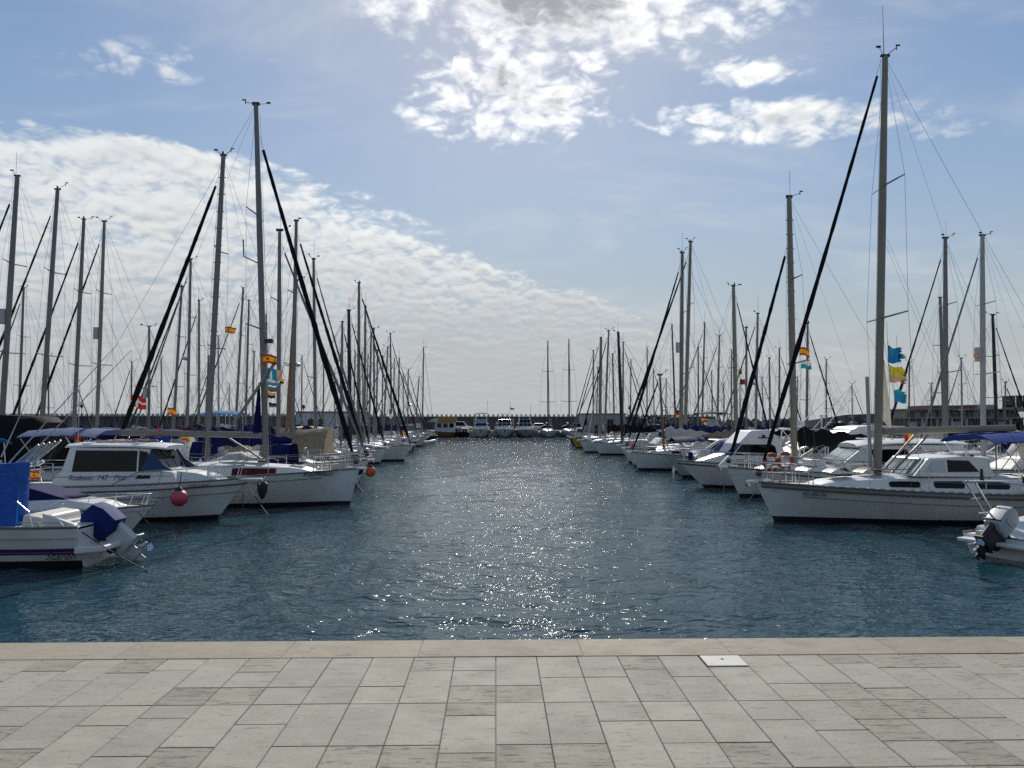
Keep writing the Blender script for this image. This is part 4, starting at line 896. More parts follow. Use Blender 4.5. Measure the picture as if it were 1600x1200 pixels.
# ---- further left row: D, masthead px, mast foot px, bow px, head, options
LROW = [
 (33.0, (349, 243), (326, 665), 168, -1, dict(gen=CBK, genr=.145, boomc=CNV, hood=CNV, bim=None, mastm=ALU, mr=.125, L=9.9, ladder=True, label='sloop moored bow-in with thick black furled headsail leaning left and navy boom cover')),
 (36.8, (437, 360), (435, 680), 578, 1, dict(gen=CGR, boomc=CNV, hood=CNV, mastm=ALU, L=10.5, label='sloop with grey furled headsail and pale mast just right of the flag string')),
 (40.5, (463, 345), (457, 670), 575, 1, dict(gen=CBK, genr=.12, boomc=CBG, hood=None, mastm=ALU, L=10.2, stripe=STN, band={8}, label='sloop under a big beige boom tent with black furled headsail')),
 (44.5, (463, 438), (449, 668), None, 1, dict(gen=None, boomc=CBG, hood=CBG, mastm=WOODM, hullm=HRED, L=9, radar=1, spr=1, mr=.13, label='dark red ketch with brown varnished mast and radar dome')),
 (48.5, (490, 405), (493, 660), 575, 1, dict(gen=CGR, boomc=CNV, hood=CWH, mastm=ALU, label='sloop with pale grey headsail and masthead arm, behind the black double stays')),
 (52.5, (535, 503), (533, 660), None, 1, dict(gen=CBK, boomc=CWH, hood=CWH, mastm=ALU, label='short-masted white sloop with ring antenna, left of the black mast')),
 (56.5, (545, 485), (547, 668), None, 1, dict(gen=CBK, boomc=CBK, hood=CBK, mastm=ALUK, mr=.15, label='sloop with thick black mast among the left row')),
 (60.5, (561, 442), (560, 680), 644, 1, dict(gen=CBK, genr=.12, boomc=CNV, hood=CNV, mastm=ALU, mr=.13, label='tall-masted sloop right of the black mast, with black headsail')),
 (65.5, (571, 480), (569, 690), 632, 1, dict(gen=CGR, boomc=CRD, hood=CWH, mastm=ALUB, mr=.12, label='white-hulled sloop with beige mast and dark anchor, bow nearest the open water')),
 (70.0, (580, 520), (577, 662), None, 1, dict(gen=CBK, boomc=CRD, hood=CRD, label='sloop with maroon boom cover amid the far left masts')),
 (74.5, (584, 513), (585, 668), 640, 1, dict(gen=CBK, boomc=CNV, hood=CNV, hullm=GEL2, label='cream sloop with thin black headsail amid the far left masts')),
 (79.0, (590, 547), (588, 662), None, 1, dict(gen=None, boomc=CWH, hood=CWH, stripe=STR, band={8}, label='white sloop with red sheer line in the far left row')),
 (84.0, (606, 543), (600, 655), None, 1, dict(gen=None, boomc=CBK, hood=CBK, hullm=HNAVY, ladder=True, label='dark-hulled sloop with steps up its mast, far left row')),
 (90.0, (610, 521), (612, 690), 655, 1, dict(gen=CBK, boomc=CNV, hood=CGR, mastm=ALU, label='sloop with antenna spike and black headsail reaching down to the right, far left row')),
 (97.0, (624, 560), (622, 665), None, 1, dict(gen=CGR, boomc=CNV, hood=CNV, hullm=GEL2, spr=1, label='small cream sloop between the antenna-spike mast and the radar mast')),
 (105., (638, 577), (637, 665), 668, 1, dict(gen=CBK, boomc=CBK, hood=CWH, radar=1, hullm=GELG, label='grey sloop with small radar near the end of the left row')),
 (113., (655, 590), (649, 665), None, 1, dict(gen=None, boomc=CGR, hood=CWH, hullm=HBLK, label='black-hulled sloop with leaning mast near the end of the left row')),
 (122., (662, 543), (660, 668), 680, 1, dict(gen=None, boomc=CWH, hood=CWH, label='white sloop with the thin tall mast that ends the left row')),
]
RROW = [
 (31.0, (1233, 308), (1241, 700), 1133, -1, dict(gen=CBK, genr=.115, boomc=CBK, hood=CWH, mastm=ALUB, mr=.135, L=9.6, ladder=True, genf=.80, label='white sloop with stout beige mast and orange buoys on its bow rail')),
 (46.0, (1146, 447), (1150, 660), None, 1, dict(gen=CNV, genr=.07, boomc=CBG, hood=None, mastm=ALUB, mr=.13, L=6.2, xsh=1, bim=CNV, bimx=(-3.4, -.2), bimz=2.15, spr=1, label='sloop moored bow-in with beige sail bundled on its boom')),
 (48.5, (1031, 586), (1037, 690), 985, -1, dict(gen=CBK, boomc=CWH, hood=CWH, mastm=WOODM, L=8.2, spr=1, radar=0, label='small white sloop with short brown mast and box masthead')),
 (52.5, (1066, 395), (1064, 690), 976, -1, dict(gen=CBK, genr=.11, boomc=CNV, hood=CBL, mastm=ALU, mr=.14, radar=2, L=11, label='tall sloop with radar reflector, left one of the twin masts')),
 (57.0, (1079, 378), (1070, 690), 968, -1, dict(gen=CBK, genr=.11, boomc=CNV, hood=CNV, mastm=ALUB, mr=.14, L=12.3, label='tall sloop with whip antenna, right one of the twin masts')),
 (94.0, (974, 535), (973, 665), None, 1, dict(gen=CBK, boomc=CNV, hood=CNV, L=9, xsh=1, label='sloop moored bow-in with headsail slanting right behind the black mast')),
 (71.5, (966, 520), (972, 672), None, -1, dict(gen=None, boomc=CBK, hood=CWH, mastm=ALUK, mr=.16, L=9.5, label='white sloop with black mast in the right row')),
 (77.0, (951, 517), (945, 670), 905, -1, dict(gen=CBK, boomc=CBK, hood=CWH, L=10, label='white sloop with a dark bundled sail in front of the grey hut')),
 (83.0, (957, 553), (960, 662), None, -1, dict(gen=None, boomc=CBG, hood=CBG, hullm=GEL2, label='cream sloop with thin leaning mast before the grey hut')),
 (90.0, (939, 527), (937, 672), 893, -1, dict(gen=CGR, boomc=CWH, hood=CWH, hullm=HYEL, mastm=ALUB, mr=.2, L=9.8, spr=1, sec_stay=.7, label='yellow-hulled sloop with stout beige mast at the far end of the right row')),
 (98.0, (927, 548), (927, 662), 890, -1, dict(gen=CGR, boomc=CNV, hood=CWH, hullm=HGRN, label='dark green sloop behind the yellow-hulled boat')),
 (106., (934, 575), (932, 662), 888, -1, dict(gen=CGR, boomc=CNV, hood=CNV, hullm=HNAVY, L=8, label='navy-hulled small sloop ending the right row')),
]
BL = [
 (36.2, (27, 275), (3, 650), dict(gen=CBK, boomc=CBG, hood=CNV, bim=CNV, radar=2, mr=.14, label='sloop with radar reflector and navy bimini at the far left edge')),
 (39.7, (90, 296), (66, 650), dict(gen=CBK, boomc=CNV, hood=CNV, mr=.13, label='sloop with wind vane and navy canvas, second tall mast from the left edge')),
 (43.2, (131, 343), (116, 650), dict(gen=CBK, boomc=CNV, hood=CNV, mr=.12, label='sloop with navy boom cover, third tall mast from the left edge')),
 (46.5, (163, 346), (152, 650), dict(gen=CBK, boomc=CNV, hood=CBL, radar=2, mastm=ALUB, label='sloop with beige mast and box reflector behind the cabin cruiser')),
 (62.0, (37, 450), (30, 640), dict(gen=CBK, boomc=CNV, hood=CNV, label='distant sloop with thin mast between the two tallest masts at far left')),
 (52.0, (233, 510), (233, 655), dict(gen=None, boomc=CNV, hood=CWH, radar=2, spr=1, label='low-masted sloop with round reflector behind the black slanting headsail')),
 (56.0, (284, 448), (272, 650), dict(gen=CBK, boomc=CRD, hood=CNV, label='sloop with slim black headsail, first mast left of the centre-left pair')),
 (60.0, (298, 405), (293, 650), dict(gen=CGR, boomc=CNV, hood=CNV, radar=1, label='tall sloop with small radar between slim-masted neighbours, left background')),
 (65.0, (311, 470), (311, 645), dict(gen=CBK, boomc=CWH, hood=CTQ, mastm=ALUB, label='sloop with beige mast left of the thick leaning mast')),
 (70.0, (326, 558), (322, 655), dict(gen=None, boomc=CTQ, hood=CTQ, spr=1, label='small sloop with sky-blue canopy behind the thick leaning mast')),
 (74.0, (380, 450), (369, 650), dict(gen=CBK, boomc=CNV, hood=CTQ, label='sloop with black headsail right behind the thick leaning mast')),
 (79.0, (389, 470), (384, 650), dict(gen=None, boomc=CNV, hood=CNV, label='sloop with wide white crosstrees in the left background')),
 (85.0, (397, 550), (395, 652), dict(gen=None, boomc=CWH, hood=CWH, spr=1, label='short-masted sloop left of the flag string in the background')),
 (128., (555, 548), (553, 655), dict(gen=None, boomc=CWH, hood=CWH, label='far sloop with bare mast beyond the black mast')),
 (140., (575, 553), (573, 655), dict(gen=CGR, boomc=CNV, hood=CWH, label='farthest sloop seen between the tall beige mast and its neighbour')),
]
BR = [
 (38.0, (1535, 368), (1536, 690), -1, dict(gen=CGR, genr=.075, boomc=CWH, hood=CNV, radar=2, mastm=ALUW, mr=.14, label='tall sloop with white mast and box reflector near the right edge')),
 (42.5, (1477, 372), (1478, 690), -1, dict(gen=CBK, genr=.07, boomc=CNV, hood=CNV, mr=.14, label='sloop with black headsail slanting left, beside the tall white-masted sloop')),
 (49.0, (1469, 465), (1475, 660), 1, dict(gen=None, boomc=CWH, hood=CWH, mr=.12, label='sloop with leaning bare mast hidden behind the black headsail sloop')),
 (54.0, (1551, 492), (1557, 660), 1, dict(gen=CBK, genr=.07, boomc=CBK, hood=CBK, mastm=ALUK, mr=.13, label='sloop with black mast near the right edge before the terrace building')),
 (58.0, (1262, 505), (1260, 680), 1, dict(gen=CBK, boomc=CBK, hood=CWH, label='slim-masted sloop seen just right of the stout beige mast')),
 (64.0, (1184, 490), (1181, 660), -1, dict(gen=CGR, boomc=CNV, hood=CWH, radar=1, label='sloop with small radar left of the stout beige mast')),
 (70.0, (1166, 512), (1166, 660), 1, dict(gen=None, boomc=CNV, hood=CNV, label='sloop with bare slim mast right of the beige-bundled sloop')),
 (80.0, (1124, 525), (1121, 660), -1, dict(gen=CGR, boomc=CNV, hood=CNV, mastm=ALU, label='sloop with slanting grey headsail left of the beige-bundled sloop')),
 (90.0, (1101, 505), (1097, 660), -1, dict(gen=CGR, boomc=CWH, hood=CWH, label='sloop with whip antenna right of the twin masts')),
 (99.0, (1091, 543), (1091, 660), 1, dict(gen=CBK, boomc=CNV, hood=CNV, label='low-masted distant sloop close right of the twin masts')),
 (104., (1050, 508), (1055, 650), 1, dict(gen=None, boomc=CNV, hood=CNV, mastm=ALUK, label='distant sloop with thin dark mast between the brown mast and the twin masts')),
 (118., (1112, 580), (1113, 655), 1, dict(gen=None, boomc=CWH, hood=CWH, spr=1, label='farthest small sloop in the right background, thin short mast')),
 (112., (1143, 547), (1143, 655), -1, dict(gen=None, boomc=CNV, hood=CNV, mastm=ALUB, label='distant sloop hidden behind the beige-bundled sloop')),
 (75.0, (1202, 560), (1203, 655), 1, dict(gen=None, boomc=CWH, hood=CWH, spr=1, label='small sloop with short mast close left of the stout beige mast')),
]
DET = {}
for D, tp_, bs, bw_, hd, o in LROW+RROW:
    lb = o.pop('label'); o.pop('xsh', 0); nm = 'sailing_yacht' if o.get('L', 10) > 9.3 else 'sailboat'
    xb = P(bw_, 700, D).x if bw_ else None
    if xb is None and hd*(bs[0]-775) < 0 or (xb is None):
        edge = (-8.4 if D > 50 else -7.2)-.015*max(0, D-66) if bs[0] < 775 else 9.2
        outward = 1 if bs[0] < 775 else -1
        if hd == outward: xb = edge+random.uniform(-.5, .2)*outward
    DET[D] = sailboat(nm, lb, D, tp_, bs, xb, hd, group=GL_ if bs[0] < 775 else GR_, **o)
for D, tp_, bs, o in BL:
    lb = o.pop('label'); DET[D] = sailboat('sailing_yacht', lb, D, tp_, bs, None, -1, group=GBL, **o)
for D, tp_, bs, hd, o in BR:
    lb = o.pop('label'); DET[D] = sailboat('sailing_yacht', lb, D, tp_, bs, None, hd, group=GBR, **o)
for k, (px, py, D) in enumerate(((506, 545, 112), (523, 585, 125), (566, 552, 132), (598, 556, 118), (416, 492, 96), (341, 525, 101), (472, 556, 121), (76, 556, 84), (118, 596, 92), (206, 566, 88), (252, 560, 97), (358, 600, 110), (452, 590, 135), (532, 552, 138), (630, 585, 128), (616, 560, 136))):
    sailboat('sailboat', 'small far sloop with '+('black furled headsail and grey mast', 'no headsail and a beige mast', 'grey furled headsail and white mast')[k % 3]+', '+('navy', 'white', 'navy', 'black')[k % 4]+' boom cover, left of fairway', D, (px, py), (px-1+k % 3, 660), None, -1 if k % 2 else 1, gen=(CBK, None, CGR)[k % 3], boomc=(CNV, CWH, CNV, CBK)[k % 4], hood=(CNV, CWH)[k % 2], group='distant sloops left of the fairway', rail=False, mastm=(ALU, ALUB, ALUW)[k % 3])
for k, (px, py, D) in enumerate(((986, 562, 122), (1011, 543, 128), (1021, 577, 116), (1041, 592, 124), (1131, 598, 108), (1156, 600, 101), (1218, 545, 84), (1291, 562, 88), (1331, 600, 96), (1421, 566, 82), (1455, 600, 92), (1502, 560, 74), (1571, 598, 70), (1073, 600, 136), (1191, 590, 122), (1246, 590, 104))):
    sailboat('sailboat', 'small far sloop with '+('black furled headsail and grey mast', 'no headsail and a beige mast', 'grey furled headsail and white mast')[k % 3]+', '+('navy', 'white', 'navy', 'black')[k % 4]+' boom cover, right of fairway', D, (px, py), (px-1+k % 3, 660), None, -1 if k % 2 else 1, gen=(CBK, None, CGR)[k % 3], boomc=(CNV, CWH, CNV, CBK)[k % 4], hood=(CNV, CWH)[k % 2], group='distant sloops right of the fairway', rail=False, mastm=(ALU, ALUB, ALUW)[k % 3])
# big beige tent over the boom of the third boat of the left row
t, s = DET[40.5]
q = []
for i in range(13):
    u = i/12; x = lerp(s['mx']-1.35, s['mx']+2.0, u); zt = 2.85-.12*math.sin(u*3.1)+.04*math.sin(i*2.3); w = 1.35+.06*math.sin(i*1.9)
    q.append([(x, -w, 1.35+.05*math.sin(i*3)), (x, -w*.72+.05*math.sin(i*2.1), 2.2), (x, -.25, zt-.12), (x, 0, zt), (x, .25, zt-.12), (x, w*.72, 2.2), (x, w, 1.35)])
tn = MB().grid(q).build('boom_tent', CBG, t, smooth=True)
# boat under a tall black tent
b = thing('tented_boat', 'motorboat hidden under a tall black tent behind the left pontoon', 'motorboat', (-22.9, 33.4, 0), math.pi); sh = hull(b, 7, 2.5, 1.0, 1.3, GEL, 'motor', boot=AF, tw=.86)
MB().loft([[(x, -w, 1.1), (x, -w, z-.3), (x, -w*.75, z), (x, w*.75, z), (x, w, z-.3), (x, w, 1.1)] for x, w, z in ((-3.4, 1.0, 3.1), (-3.0, 1.15, 3.35), (-1.6, 1.2, 3.42), (-.6, 1.1, 3.3), (.4, .9, 2.3))]).build('tent', CBK, b, smooth=True); bowrail(b, sh)
# ---- right foreground sloop
t, s = sailboat('sailing_yacht', 'large white sloop with blue bimini, grey rubbing rail and tattered flags, right foreground', 23.6, (1383, 88), (1371, 735), P(1179, 752, 23.6).x, -1, 12.2, gen=CBK, genr=.09, rake=.6, boomc=None, boomr=.115, boomlen=.35, boomz=2.82, hood=None, bim=CBL, mastm=ALUB, group=GR_,
                wins=((.03, .20), (.27, .43), (.50, .66)), genf=.985, fbk=.90, mr=.125, bimx=(-3.7, -.75), toe=RUB)
sh = s['sheer']; x0 = s['mx']; z0 = s['zr']; MB().tube([s['at'](s['H'])+Vector((0, -.08, 0)), s['at'](s['H'])+Vector((0, -.08, 1.75))], [.018, .009], 5).build('whip_antenna', WIRE, t)
for sg in (-1, 1):
    MB().tube([(lambda q: (q[0], sg*(q[1]+.02), q[2]-.09))(sh(lerp(.0, .985, (i/20)**.9))) for i in range(21)], .065, 8).build('rubbing_strake', RUB, t, smooth=True)
    for i in range(26):
        q = sh(lerp(.42, .97, i/25)); q2 = sh(lerp(.42, .97, i/25)+.008); MB().box(((q[0]+q2[0])/2, sg*(q[1]-.0), q[2]+.04), (.12, .05, .03)).build('fairlead', STW, t)
ww = (.98, -.05, -.16)
MB().house([(x0-.55, z0-.12), (x0-1.05, z0+.42), (x0-2.2, z0+.50), (x0-2.9, z0+.44), (x0-3.1, z0-.15)], (1.25, .02, -.12)).build('doghouse', GEL, t, bevel=.04)
windows(t, [[(x0-.9, z0+.02), (x0-1.18, z0+.36), (x0-1.55, z0+.38), (x0-1.55, z0+.02)]], (1.25, .02, -.12), WSC); windows(t, [[(x0-1.62, z0+.02), (x0-1.62, z0+.38), (x0-2.3, z0+.36), (x0-2.6, z0+.02)]], (1.25, .02, -.12), GLS)
screen(t, (x0-.55, z0-.12), (x0-1.05, z0+.42), (1.25, .02, -.12), WSC, n=3, out=(.025, .02))
MB().grid([[(s['at'](z).x-.14-.32*k*((5.1-z)/2.2)**.8/3, .05*math.sin(k*2+z), z-.06*k*k*(z < 3.3)) for k in range(4)] for z in (5.1, 4.6, 4.1, 3.6, 3.15)]).build('furled_mainsail', SAILW, t, smooth=True)
MB().tube([(x0+.16, -.12, z0+.05), (x0+.2, -.12, z0+3.0)], .06, 8).build('spinnaker_pole', ALUW, t)
MB().tube([s['at'](2.8)+Vector((-1.5, .2, -.1)), (x0-.3, .3, z0-.05)], .04, 6).build('boom_strut', ALUB, t)
hull_text(t, sh, 'PO180CB0', .865, .84, .15, 1, HBLK); hull_text(t, sh, '---- --', .935, .93, .1, 1)
rubline(t, sh, .36, .008, .05, .9, BOOT, -.02, 'cove_line')
for px, e in ((1.3, .5), (2.3, .45)): MB().loft([[(px+x0-1.0+dx, y*.33, z0+zz-.05) for y in (-1, -.4, .4, 1)] for dx, zz in ((-.3, .02), (-.1, .16), (.15, .12), (.35, .0))]).build('rope_coil', HBLK, t, smooth=True)
gf = MB()
for xx in (-3.5, -2.6, -1.6): gf.tube([(xx, 1.3, .95), (xx, 1.3, 1.55)], .018, 5)
gf.tube([(-5.5, 1.2, 1.5), (-1.2, 1.35, 1.55)], .012, 5).build('guardrail', INOX, t)
xw = s['at']
for a in ((1384, 541, 26, 26, [('azure', .5), ('blue', .5)], 'tattered bright blue flag at top of the string beside the right foreground mast', .25), (1386, 571, 30, 26, [('lemon', .6), ('peach', .4)], 'tattered yellow and peach flag in the middle of the right mast string', .22), (1394, 608, 20, 21, [('teal', .3), ('azure', .7)], 'small blue flag lowest beside the right foreground mast', .2)):
    flag(a[0]+3, a[1], 23.4, a[2]*23.4/F, a[3]*23.4/F, a[4], a[5], tat=a[6], droop=.35)
fl = flag(1402, 552, 23.4, .32, .16, [('teal', 1)], 'torn dark teal scrap flying right of the blue flag', tat=.5)
# ---- small boat with arch and white outboard, right edge
b = thing('arch_boat', 'small white boat with steel arch and white tilted outboard at lower right edge', 'motorboat', (14.15, 18.0, 0), R(22))
sh = hull(b, 5.6, 2.1, .46, .75, GEL, 'motor', boot=AF, tw=.88)
MB().box((-2.75, 0, .34), (.75, 1.7, .09)).build('swim_platform', GEL, b, bevel=.03); rubline(b, sh, .12, .025, 0, 1, GELG)
for sgn in (-1, 1):
    for k in (0, .32): MB().tube([(-1.75+k, sgn*.92, .62), (-2.15+k, sgn*.92, 1.05), (-2.72+k, sgn*.86, 1.66), (-2.76+k, sgn*.78, 1.70)], .024, 8).build('arch_tube', INOX, b, smooth=True)
    for z in (.9, 1.25): MB().box((-2.05-.45*(z-.9)/.6, sgn*.92, z), (.36, .02, .03)).build('arch_rung', INOX, b)
for k in (0, .32): MB().tube([(-2.74+k, -.86, 1.68), (-2.78+k, 0, 1.74), (-2.74+k, .86, 1.68)], .026, 8).build('arch_crossbar', INOX, b, smooth=True)
MB().box((-2.6, -.5, 1.80), (.16, .12, .16)).build('navigation_light', HBLK, b); MB().tube([(-2.6, .55, 1.7), (-2.6, .55, 2.0)], [.05, .03], 8).build('stern_light', HBLK, b)
ob = outboard(b, -2.95, .58, 52, .80, cowl=pm('dull_cowling', (.42, .43, .45), .35), legm=DARKM, cl=1.3); MB().box((-2.9, .42, .48), (.2, .1, .2)).build('fuel_cap', GEL2, b)
M2 = Matrix.Translation((-2.95, 0, .58)) @ Matrix.Rotation(R(52), 4, 'Y') @ Matrix.Scale(.80, 4)
MB().loft([[tuple(M2 @ Vector((a+dx, y*1.12, c))) for a, y in ((.13, .1), (.14, 0), (.13, -.1), (-.26, -.09), (-.32, 0), (-.26, .09))] for c, dx in ((-.12, -.06), (-.35, -.05), (-.6, -.04))]).build('leg_wrap', CNV, ob, smooth=True)
MB().house([(-2.2, .42), (1.6, .6), (1.2, .8), (-.2, .82), (-2.1, .58)], (.88, -.12, -.1)).build('deck_moulding', GEL, b, bevel=.05)
# ---- flybridge cruiser
b = thing('flybridge_cruiser', 'white flybridge cruiser with dark side window and slate windscreen cover, right row', 'motorboat', (P(1058, 728, 35.5).x+5.0, 35.6, 0), math.pi)
sh = hull(b, 10, 3.4, 1.02, 1.28, GEL, 'motor', boot=AF, tw=.86); rubline(b, sh, .14, .025)
cw = (1.52, -.05, -.14)
MB().house([(-.6, 1.0), (3.4, 1.05), (2.75, 1.62), (2.35, 2.12), (1.75, 2.72), (.85, 2.74), (.52, 2.4), (.2, 1.6), (-.5, 1.5)], cw).build('cabin', GEL, b, bevel=.05)
MB().house([(2.4, 1.05), (4.2, 1.14), (3.9, 1.32), (3.0, 1.60), (2.6, 1.62)], (1.75, -.30, -.1)).build('foredeck', GEL, b, bevel=.08, seg=3)
windows(b, [[(2.62, 1.58), (2.22, 2.08), (.82, 2.08), (.68, 1.95), (.62, 1.56)]], cw)
screen(b, (2.75, 1.62), (2.35, 2.12), cw, CSK, .98, 1, 'windscreen_cover'); 
for sgn in (-1, 1): MB().panel([(3.1, 1.56), (2.7, 1.57), (2.25, 2.14), (2.5, 2.14)], cw, sgn, th=.03).build('screen_cover_side', CSK, b)
windows(b, [[(1.45, 2.36), (.75, 2.36), (.75, 2.41), (1.45, 2.41)]], cw, HBLK, name='side_line'); MB().panel([(2.1, 1.30), (2.5, 1.30), (2.5, 1.40), (2.1, 1.40)], (1.53, -.05, -.14), 1).build('porthole', GLS, b)
MB().tube([(1.2, 1.16, 2.50), (1.18, 1.2, 2.38)], .07, 10).build('horn', HBLK, b)
hull_text(b, sh, '7a GC-3-18-17', .80, 1.12, .13, 1); bowrail(b, sh, .45, .55, .02, 6)
MB().tube([(4.4, .3, 1.32), (4.4, .3, 1.62), (4.4, .3, 1.7)], [.12, .12, .06], 12).build('blue_canister', CNV, b, smooth=True)
g = MB()
for y in (-1.2, 1.2):
    for x in (-.4, -1.6, -2.8): g.tube([(x, y, 1.1), (x-.15, y*.95, 2.75)], .03, 6)
    g.tube([(-.4, y, 2.3), (-2.9, y, 2.3)], .02, 5).tube([(-.5, y*.95, 2.75), (-3.0, y*.95, 2.75)], .03, 6).tube([(-.4, y, 1.1), (-1.7, y*.95, 2.7)], .02, 5).tube([(-1.6, y, 1.1), (-2.9, y*.95, 2.7)], .02, 5).tube([(-1.7, y, 1.3), (-.6, y*.95, 2.7)], .02, 5)
for x in (-.55, -1.75, -2.95): g.tube([(x, -1.14, 2.75), (x, 1.14, 2.75)], .03, 6)
g.build('stern_gantry', INOX, b)
rd = MB().tube([(-.9, 0, 2.85), (-.9, 0, 2.95), (-.9, 0, 3.12), (-.9, 0, 3.18)], [.22, .32, .3, .18], 14).build('radar_dome', GEL, b, smooth=True)
for x, y in ((-1.7, .8), (-2.3, -.6)): MB().tube([(x, y, 2.75), (x, y, 3.35)], .02, 5).ball((x, y, 3.4), .09, 8).build('aerial', GEL, b)
# ---- white hardtop cruiser behind the foreground sloop
b = thing('hardtop_cruiser', 'white hardtop cruiser with bright reflecting windscreen behind the right foreground sloop', 'motorboat', (14.75, 27.4, 0), math.pi)
sh = hull(b, 8.6, 2.9, 1.1, 1.35, GEL, 'motor', boot=AF, tw=.86); rubline(b, sh, .15, .022)
cw = (1.28, -.04, -.13)
MB().house([(-2.3, 1.1), (2.7, 1.15), (2.55, 1.5), (1.55, 2.25), (-.1, 2.30), (-.4, 1.7), (-2.2, 1.6)], cw).build('cabin', GEL, b, bevel=.04)
MB().house([(2.3, 1.15), (3.7, 1.25), (3.4, 1.42), (2.9, 1.52), (2.5, 1.52)], (1.45, -.22, -.1)).build('foredeck', GEL, b, bevel=.06, seg=3)
MB().box((3.0, 0, 1.62), (.55, .8, .26)).build('deck_box', GEL, b, bevel=.04)
screen(b, (2.55, 1.5), (1.55, 2.25), cw, WSC, .92, 2); windows(b, [[(2.42, 1.55), (1.62, 2.16), (1.5, 2.16), (1.35, 1.55)], ], cw, WSC); windows(b, [[(1.22, 1.60), (1.35, 2.14), (.1, 2.14), (-.15, 1.6)]], cw, GLS)
MB().loft([[(x, -w, z-.05), (x, -w*.98, z), (x, -w*.75, z+.08), (x, 0, z+.12), (x, w*.75, z+.08), (x, w*.98, z), (x, w, z-.05)] for x, w, z in ((1.75, .75, 2.24), (1.4, 1.02, 2.32), (.4, 1.12, 2.38), (-1.2, 1.12, 2.38), (-2.2, .95, 2.32))]).build('hardtop', GEL, b, smooth=True)
MB().house([(-1.9, 2.1), (.1, 2.12), (-.1, 2.3), (-1.95, 2.28)], (1.13, 0, 0)).build('hardtop_side', GEL, b, bevel=.02); lettering('5685-A', b, (.0, 1.145, 2.14), .13, STN, (R(90), 0, math.pi))
for x in (-.5, -2.1): 
    for y in (-1.05, 1.05): MB().tube([(x, y, 1.5), (x+.1, y, 2.2)], .03, 6).build('hardtop_post', INOX, b)
bowrail(b, sh, .5, .5, .017, 5); q = MB()
for i in range(4): q.tube([(1.1-.3*i, -.6, 2.5), (1.25-.3*i, .6, 2.5)], .025, 5)
q.build('roof_slats', GELG, b)
# ---- sweeping motor yacht further back
b = thing('motor_yacht', 'grey-sided motor yacht with slanted dark windows and white swept flybridge, right row', 'motorboat', (17.2, 39.8, 0), math.pi)
sh = hull(b, 11, 3.6, 1.05, 1.4, GELG, 'motor', boot=AF, tw=.86); rubline(b, sh, .15, .022)
cw = (1.5, -.04, -.13)
MB().house([(-3.4, 1.1), (2.6, 1.2), (.3, 2.15), (-.9, 2.28), (-3.2, 2.28)], cw).build('cabin', GELG, b, bevel=.04)
windows(b, [[(.95, 1.55), (.25, 1.95), (-.1, 2.02), (.55, 1.5)], [(.35, 1.5), (-.35, 2.05), (-.95, 2.08), (-.5, 1.5)], [(1.5, 1.5), (.75, 1.9), (.35, 1.92), (1.1, 1.48)]], cw)
MB().house([(-.6, 2.26), (-1.7, 2.86), (-2.5, 2.95), (-4.2, 2.9), (-4.3, 2.74), (-3.3, 2.7), (-3.2, 2.28)], (1.35, -.02, -.05)).build('flybridge', GEL, b, bevel=.06, seg=3); windows(b, [[(-2.0, 2.35), (-2.2, 2.66), (-2.6, 2.70), (-2.6, 2.35)], [(-2.66, 2.35), (-2.66, 2.7), (-3.15, 2.66), (-3.15, 2.35)]], (1.35, -.02, -.05), WSC)
bowrail(b, sh, .45, .6, .018, 6)
for px0, py0, px1, py1, D, lb in ((1232, 672, 1323, 592, 36, 'slanting outrigger pole left of three over the right motor boats'), (1252, 682, 1343, 587, 37, 'slanting outrigger pole in the middle of three over the right motor boats'), (1262, 688, 1360, 588, 38.5, 'slanting outrigger pole right of three over the right motor boats')):
    p, r = P(px0, py0+10, D), P(px1, py1, D+.4); tag(MB().tube([p, p.lerp(r, .5), r], [.03, .02, .01], 6).build('outrigger_pole', GELG), lb, 'pole', 'outrigger poles')
# ---- cruiser with striped white canopy, mid right
b = thing('canopy_cruiser', 'motor cruiser with striped white awning, navy curtains and dark hardtop, right row', 'motorboat', (P(978, 700, 62.5).x+5.2, 62, 0), math.pi)
sh = hull(b, 10, 3.4, 1.1, 1.45, GEL, 'motor', boot=AF, tw=.86); cw = (1.5, 0, -.08)
MB().house([(-3, 1.1), (3.2, 1.2), (2.6, 1.8), (-2.8, 1.8)], cw).build('cabin', GEL, b, bevel=.05); windows(b, [[(2.2, 1.3), (2.2, 1.65), (-2.2, 1.65), (-2.2, 1.3)]], cw)
MB().house([(-2.2, 1.8), (2.4, 1.8), (2.2, 2.3), (-2.2, 2.3)], (1.4, 0, -.02)).build('side_curtain', CNV, b)
for i in range(5): MB().box((2.1-.95*i, 0, 2.42+.02*i), (.62, 3.0, .06)).build('awning_panel', CWH, b)
MB().box((.0, 0, 2.36), (4.9, 2.9, .05)).build('awning_frame', CGR, b)
MB().house([(-1.2, 2.4), (-2.6, 2.4), (-2.2, 3.4), (-1.6, 3.4)], (1.0, 0, -.1)).build('flybridge_screen', GELG, b, bevel=.04)
MB().loft([[(x, y*1.25, 4.0+z-.12*abs(y)**2) for y in (-1, -.5, 0, .5, 1)]+[(x, y*1.25, 3.95+z-.12*abs(y)**2) for y in (1, .5, 0, -.5, -1)] for x, z in ((.6-1.3, -.1), (-1.4, 0), (-2.6, 0), (-3.1, -.12))]).build('hardtop', CBK, b)
g = MB()
for x in (-.9, -2.9):
    for y in (-1.1, 1.1): g.tube([(x, y, 2.4), (x, y, 3.9)], .03, 5)
g.tube([(3.8, 0, 3.62), (-.8, 0, 3.72)], .04, 5).tube([(3.8, 0, 3.6), (2.6, 0, 2.5)], .03, 5)
